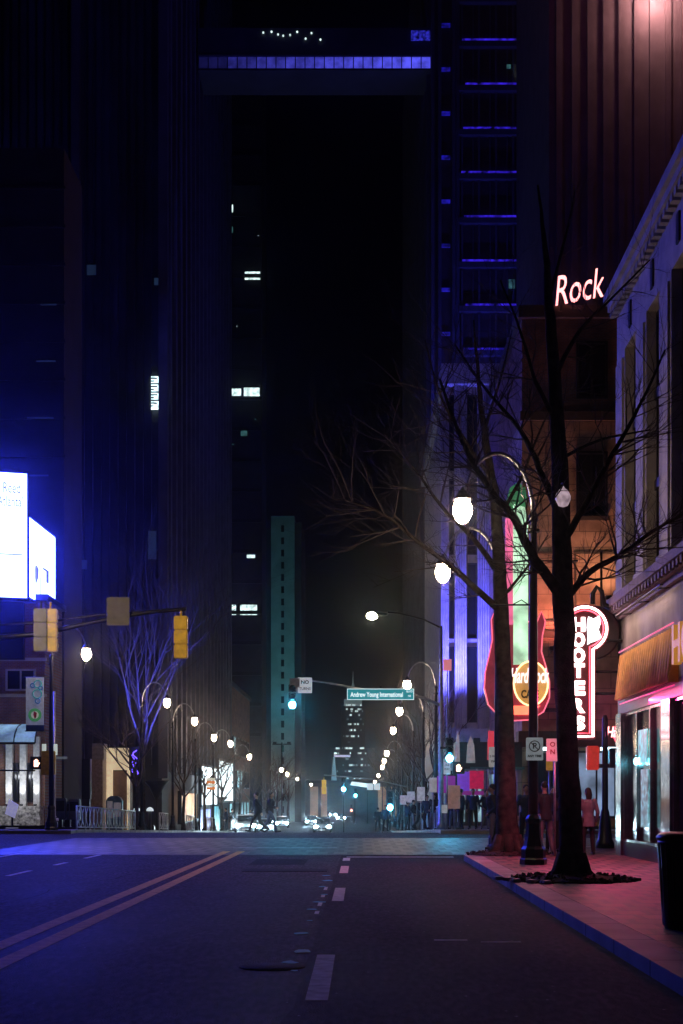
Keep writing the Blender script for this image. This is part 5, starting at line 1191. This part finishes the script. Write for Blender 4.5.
# ------------------------------------------------------------------ people
def remesh(build, vox=.02):
    mb = MB(); build(mb); bmesh.ops.recalc_face_normals(mb.bm, faces=mb.bm.faces[:])
    me = bpy.data.meshes.new('tmp'); mb.bm.to_mesh(me); mb.bm.free()
    o = bpy.data.objects.new('tmp', me); COL.objects.link(o)
    r_ = o.modifiers.new('r', 'REMESH'); r_.mode = 'VOXEL'; r_.voxel_size = vox; r_.use_smooth_shade = True
    s_ = o.modifiers.new('s', 'SMOOTH'); s_.iterations = 3; s_.factor = .5
    bpy.context.view_layer.update()
    out = bpy.data.meshes.new_from_object(o.evaluated_get(bpy.context.evaluated_depsgraph_get()))
    bpy.data.objects.remove(o); bpy.data.meshes.remove(me); return out
def cap(mb, a, b, ra, rb, seg=10):
    a, b = Vector(a), Vector(b); mb.tube([a, a.lerp(b, .5), b], [ra, (ra+rb)/2, rb], seg); mb.ell(a, (ra,)*3, 8); mb.ell(b, (rb,)*3, 8)
def leg_pts(side, hip, knee, ankle): pass
POSES = {
 'stand': dict(hips=((-.1, 0, .93), (.1, 0, .93)), knees=((-.12, .02, .5), (.13, .02, .5)), ankles=((-.13, -.02, .08), (.15, 0, .08)), foot=((0, .17, -.04), (.03, .17, -.04)),
    elbows=((-.27, -.03, 1.12), (.27, -.03, 1.12)), wrists=((-.27, .08, .88), (.27, .08, .88)), lean=0.),
 'pocket': dict(hips=((-.1, 0, .93), (.1, 0, .93)), knees=((-.11, .03, .5), (.16, .05, .5)), ankles=((-.11, 0, .08), (.22, .02, .08)), foot=((-.02, .17, -.04), (.08, .15, -.04)),
    elbows=((-.31, -.1, 1.14), (.31, -.1, 1.14)), wrists=((-.21, .1, .98), (.21, .1, .98)), lean=.02),
 'walk': dict(hips=((-.09, 0, .92), (.09, 0, .92)), knees=((-.1, .22, .55), (.1, -.08, .48)), ankles=((-.1, .36, .12), (.1, -.42, .2)), foot=((0, .16, .0), (0, .12, -.12)),
    elbows=((-.25, -.17, 1.14), (.25, .12, 1.13)), wrists=((-.24, -.2, .9), (.23, .33, .98)), lean=.06),
 'stride': dict(hips=((-.09, 0, .92), (.09, 0, .92)), knees=((-.1, -.1, .5), (.1, .2, .54)), ankles=((-.1, -.38, .16), (.1, .3, .09)), foot=((0, .13, -.1), (0, .17, -.01)),
    elbows=((-.28, .1, 1.13), (.28, .05, 1.12)), wrists=((-.17, .28, 1.1), (.17, .26, 1.08)), lean=.05)}
def make_person(pose, skinm, topm, legm, hairm, long_hair=False, coat=0.0, bag=None):
    P = POSES[pose]; ln = P['lean']; t = thing('person', 'x', 'person')
    def sh(i): s_ = (-1, 1)[i]; return Vector((s_*.185, ln, 1.43))
    def body(mb):
        mb.ell((0, ln+.02, 1.65), (.075, .095, .118), 14); mb.ell((0, ln+.045, 1.59), (.05, .055, .055), 10); mb.ell((0, ln+.118, 1.63), (.014, .022, .022), 8)
        for s_ in (-1, 1): mb.ell((s_*.078, ln+.015, 1.64), (.012, .02, .032), 8); mb.ell((s_*.03, ln+.098, 1.655), (.014, .012, .009), 6)
        mb.ell((0, ln+.105, 1.585), (.025, .012, .008), 6)
        cap(mb, (0, ln, 1.42), (0, ln+.01, 1.56), .062, .052)
        mb.tube([(0, 0, .86), (0, 0, .95), (0, 0, 1.08), (0, ln*.7, 1.25), (0, ln, 1.4), (0, ln, 1.47)], [.13, .15, .125, .15, .14, .07], 14)
        for i in (0, 1):
            cap(mb, sh(i), P['elbows'][i], .05, .04); cap(mb, P['elbows'][i], P['wrists'][i], .038, .026)
            w_ = Vector(P['wrists'][i]); d_ = (w_-Vector(P['elbows'][i])).normalized(); cap(mb, w_, w_+d_*.07, .028, .034)
            cap(mb, P['hips'][i], P['knees'][i], .085, .055); cap(mb, P['knees'][i], P['ankles'][i], .052, .036)
            a_ = Vector(P['ankles'][i]); cap(mb, a_+Vector((0, -.03, -.03)), a_+Vector(P['foot'][i]), .036, .03)
    me = remesh(body, .014)
    mb = MB(); tb = bmesh.new(); tb.from_mesh(me); mb.add(tb)
    for i in (0, 1):   # four fingers and a thumb, slightly curled
        w_ = Vector(P['wrists'][i]); d_ = (w_-Vector(P['elbows'][i])).normalized(); side = Vector((0, 1, 0)) if abs(d_.y) < .7 else Vector((1, 0, 0)); side = (side-d_*side.dot(d_)).normalized()
        inn = Vector(((1, -1)[i], 0, 0)); inn = (inn-d_*inn.dot(d_)); inn = inn.normalized() if inn.length > .1 else side
        for k, L_ in enumerate((.075, .085, .08, .062)):
            b0 = w_+d_*.085+side*(.024-.016*k); mb.tube([b0, b0+d_*L_*.55, b0+d_*L_*.85+inn*L_*.4], [.009, .008, .006], 6)
        b0 = w_+d_*.03+side*.03; mb.tube([b0, b0+side*.03+d_*.03, b0+side*.035+d_*.065+inn*.01], [.011, .01, .008], 6)
    for f in mb.bm.faces: f.smooth = True
    mb.build('body', skinm, t); bpy.data.meshes.remove(me)
    def part(fn, name, m_, vox=.018):
        me = remesh(fn, vox); me.name = name; me.materials.clear(); me.materials.append(m_); o = bpy.data.objects.new(name, me); COL.objects.link(o); o.parent = t; return o
    def top(mb):
        mb.tube([(0, 0, .84-coat), (0, 0, .95), (0, 0, 1.1), (0, ln*.7, 1.26), (0, ln, 1.4), (0, ln, 1.48)], [.17+coat*.15, .172, .155, .178, .165, .085], 14)
        for i in (0, 1):
            mb.ell(sh(i), (.075, .08, .07), 10); cap(mb, sh(i), P['elbows'][i], .068, .056); cap(mb, P['elbows'][i], Vector(P['elbows'][i]).lerp(Vector(P['wrists'][i]), .95), .054, .042)
    def trousers(mb):
        mb.tube([(0, 0, .86), (0, 0, .97)], [.15, .155], 14)
        for i in (0, 1):
            cap(mb, P['hips'][i], P['knees'][i], .1, .072); cap(mb, P['knees'][i], Vector(P['knees'][i]).lerp(Vector(P['ankles'][i]), .98), .07, .055)
    def shoes(mb):
        for i in (0, 1):
            a_ = Vector(P['ankles'][i]); cap(mb, a_+Vector((0, -.04, -.03)), a_+Vector(P['foot'][i])*1.05, .047, .04)
    def hair(mb):
        mb.ell((0, ln-.005, 1.69), (.088, .1, .1), 12)
        if long_hair: mb.ell((0, ln-.06, 1.58), (.095, .06, .17), 12)
    part(top, 'jacket', topm); part(trousers, 'trousers', legm); part(shoes, 'shoe_pair', M_BLK, .014); part(hair, 'hair', hairm)
    if bag:
        m = MB(); m.bev(-.14, .14, -.32, -.16, 1.0, 1.42, .05); m.build('backpack', bag, t)
    return t
SK = mat('skin', (.45, .26, .18), .5); SK2 = mat('brown skin', (.2, .1, .06), .5)
DJ = mat('black jacket', (.02, .022, .03), .8); BJ = mat('dark blue coat', (.03, .05, .1), .8); GJ = mat('light grey hooded jacket', (.4, .4, .42), .85); PJ = mat('pale pink jacket', (.2, .19, .2), .85)
JE = mat('blue denim', (.05, .07, .12), .85); GT = mat('grey trousers', (.18, .18, .19), .85); BT = mat('black trousers', (.02, .02, .02), .8); HR = mat('dark hair', (.02, .015, .01), .7)
pA = make_person('walk', SK, DJ, BT, HR); pB = make_person('stride', SK, DJ, JE, HR, long_hair=True, bag=GJ)
pC = make_person('stand', SK, BJ, BT, HR); pD = make_person('pocket', SK, DJ, GT, HR); pE = make_person('stand', SK, PJ, BT, HR, long_hair=True, coat=.1)
seen = set()
def put_p(src, px, d, rz, lab, h=1.0, z=None, grp='people on the street'):
    o = src if src.name not in seen else copy_tree(src); seen.add(src.name)
    zz = G(d)+.15 if z is None else z
    o.location = (X(px, d), d, zz); o.rotation_euler.z = R(rz); o.scale = (h,)*3; o['label'] = lab; o['group'] = grp
put_p(pA, 258, 61.2, 85, 'person in black striding over the crossing, rear one of two', .99, 0, 'people crossing the road')
put_p(pB, 270, 61.5, -95, 'person with pale pack and jeans, front one of two on the crossing', 1.0, 0, 'people crossing the road')
put_p(pC, 473, 62.3, 170, 'person in a dark coat standing under the violet awning')
put_p(pD, 486, 63, 200, 'person in black and grey trousers beside the dark coated one', .98)
put_p(pC, 461, 62.6, 60, 'dark figure standing just right of the signal pole behind the board', 1.0)
put_p(pD, 454, 63.4, 140, 'dark figure hidden to the waist behind the pinkish board', .97)
put_p(pA, 378, 101, 10, 'lone dark person walking in the distant road right of the cars', 1.0, G(101))
put_p(pC, 385.5, 90, 180, 'dark person at the kerb near the low green signal', .98, G(90))
for i, (px, d, s_, lab) in enumerate(((434, 70, pD, 'dark person beside the white sign past the corner'), (427, 73, pC, 'dark person between two white signs, right pavement'), (420, 78, pA, 'person walking on the right pavement below a white sign'), (413, 84, pD, 'dark person in the knot of people, right pavement'), (407.5, 88, pC, 'farthest dark person in the knot on the right pavement'))):
    put_p(s_, px, d, 150+i*37, lab, 1.0)
put_p(pD, 545, 35.2, 20, 'dark figure seen from behind between the lamp post and the nearest trunk', 1.02)
put_p(pC, 553, 37, 170, 'person half hidden behind the nearest trunk facing the dark figure', .95)
put_p(pE, 588, 35.0, 15, 'long haired person in a pale jacket right of the nearest trunk', .93)
put_p(pD, 493, 38.6, 80, 'dark figure leaning out beyond the second trunk', 1.0)
put_p(pC, 526, 41, 190, 'dark figure hidden behind the nearest lamp post', 1.0)
put_p(pC, 226, 112, 100, 'dark person beside the silver car on the left pavement', 1.0)
put_p(pD, 232, 116, 240, 'second dark person by the silver car on the left pavement', 1.0)

# ------------------------------------------------------------------ banners on small far poles, wedge shaped shades on the left row
for i, (x, d, lab) in enumerate(((-13.6, 95, 'black funnel shaped sign stand near the third left lamp'), (-13.9, 140, 'black funnel shaped stand beyond the parked car'))):
    t = thing('market_umbrella', lab, 'umbrella', (x, d, G(d)+.15), 0, 'closed black umbrellas')
    m = MB(); m.tube([(0,0,0), (0,0,2.2)], .05, 6); m.build('pole', M_BLK, t)
    m = MB(); m.lathe([(.12, 2.1), (.5, 2.9), (.9, 3.3), (.85, 3.35), (.1, 3.1)], 8); m.build('shade', M_BLK, t)
t = thing('striped_sign', 'small orange and white striped sign before the white shop window', 'sign', (X(211, 118), 118, G(118)+.15))
m = MB(); m.tube([(0, .04, 0), (0, .04, 4.6)], .04, 6); m.build('post', M_BLK, t)
for k in range(4): m = MB(); m.box(-.35, .35, -.03, .0, 3.4+k*.25, 3.62+k*.25); m.build('stripe', mat(['orange stripe', 'white stripe'][k % 2], [(.8, .25, .05), (.7, .7, .6)][k % 2], .5, emit=[(.8, .25, .05), (.7, .7, .6)][k % 2], strength=.4), t)
t = thing('neon_sign', 'small squiggly blue neon sign behind the tree trunk on the left', 'sign', (X(135.5, 89), 89, G(89)+.15))
m = MB(); zc = Z(763, 89)-G(89)-.15
m.tube([(.18*math.sin(k*1.3), 0, zc-.8+k*.16) for k in range(11)], .03, 5); m.tube([(-.15+.1*math.cos(k*1.9), -.02, zc-.7+k*.14) for k in range(10)], .025, 5); m.build('tube', lamp('blue violet neon', (.12, .06, 1), 4), t)
m = MB(); m.box(-.3, .3, .05, .12, zc-1, zc+1); m.box(-.05, .05, .06, .12, 0, zc-1); m.build('backing', M_BLK, t)

# ------------------------------------------------------------------ air
m = MB(); m.box(-130, 130, -30, 620, -6, 140)
hz = bpy.data.materials.new('air'); hz.use_nodes = True; n = hz.node_tree; n.nodes.remove(n.nodes['Principled BSDF'])
pv = n.nodes.new('ShaderNodeVolumePrincipled'); pv.inputs['Density'].default_value = HAZE; pv.inputs['Color'].default_value = (.8, .85, 1, 1); pv.inputs['Anisotropy'].default_value = .97
n.links.new(pv.outputs[0], n.nodes['Material Output'].inputs['Volume'])
if HAZE > 0: tag(m.build('haze', hz), None, None, None, 'stuff')
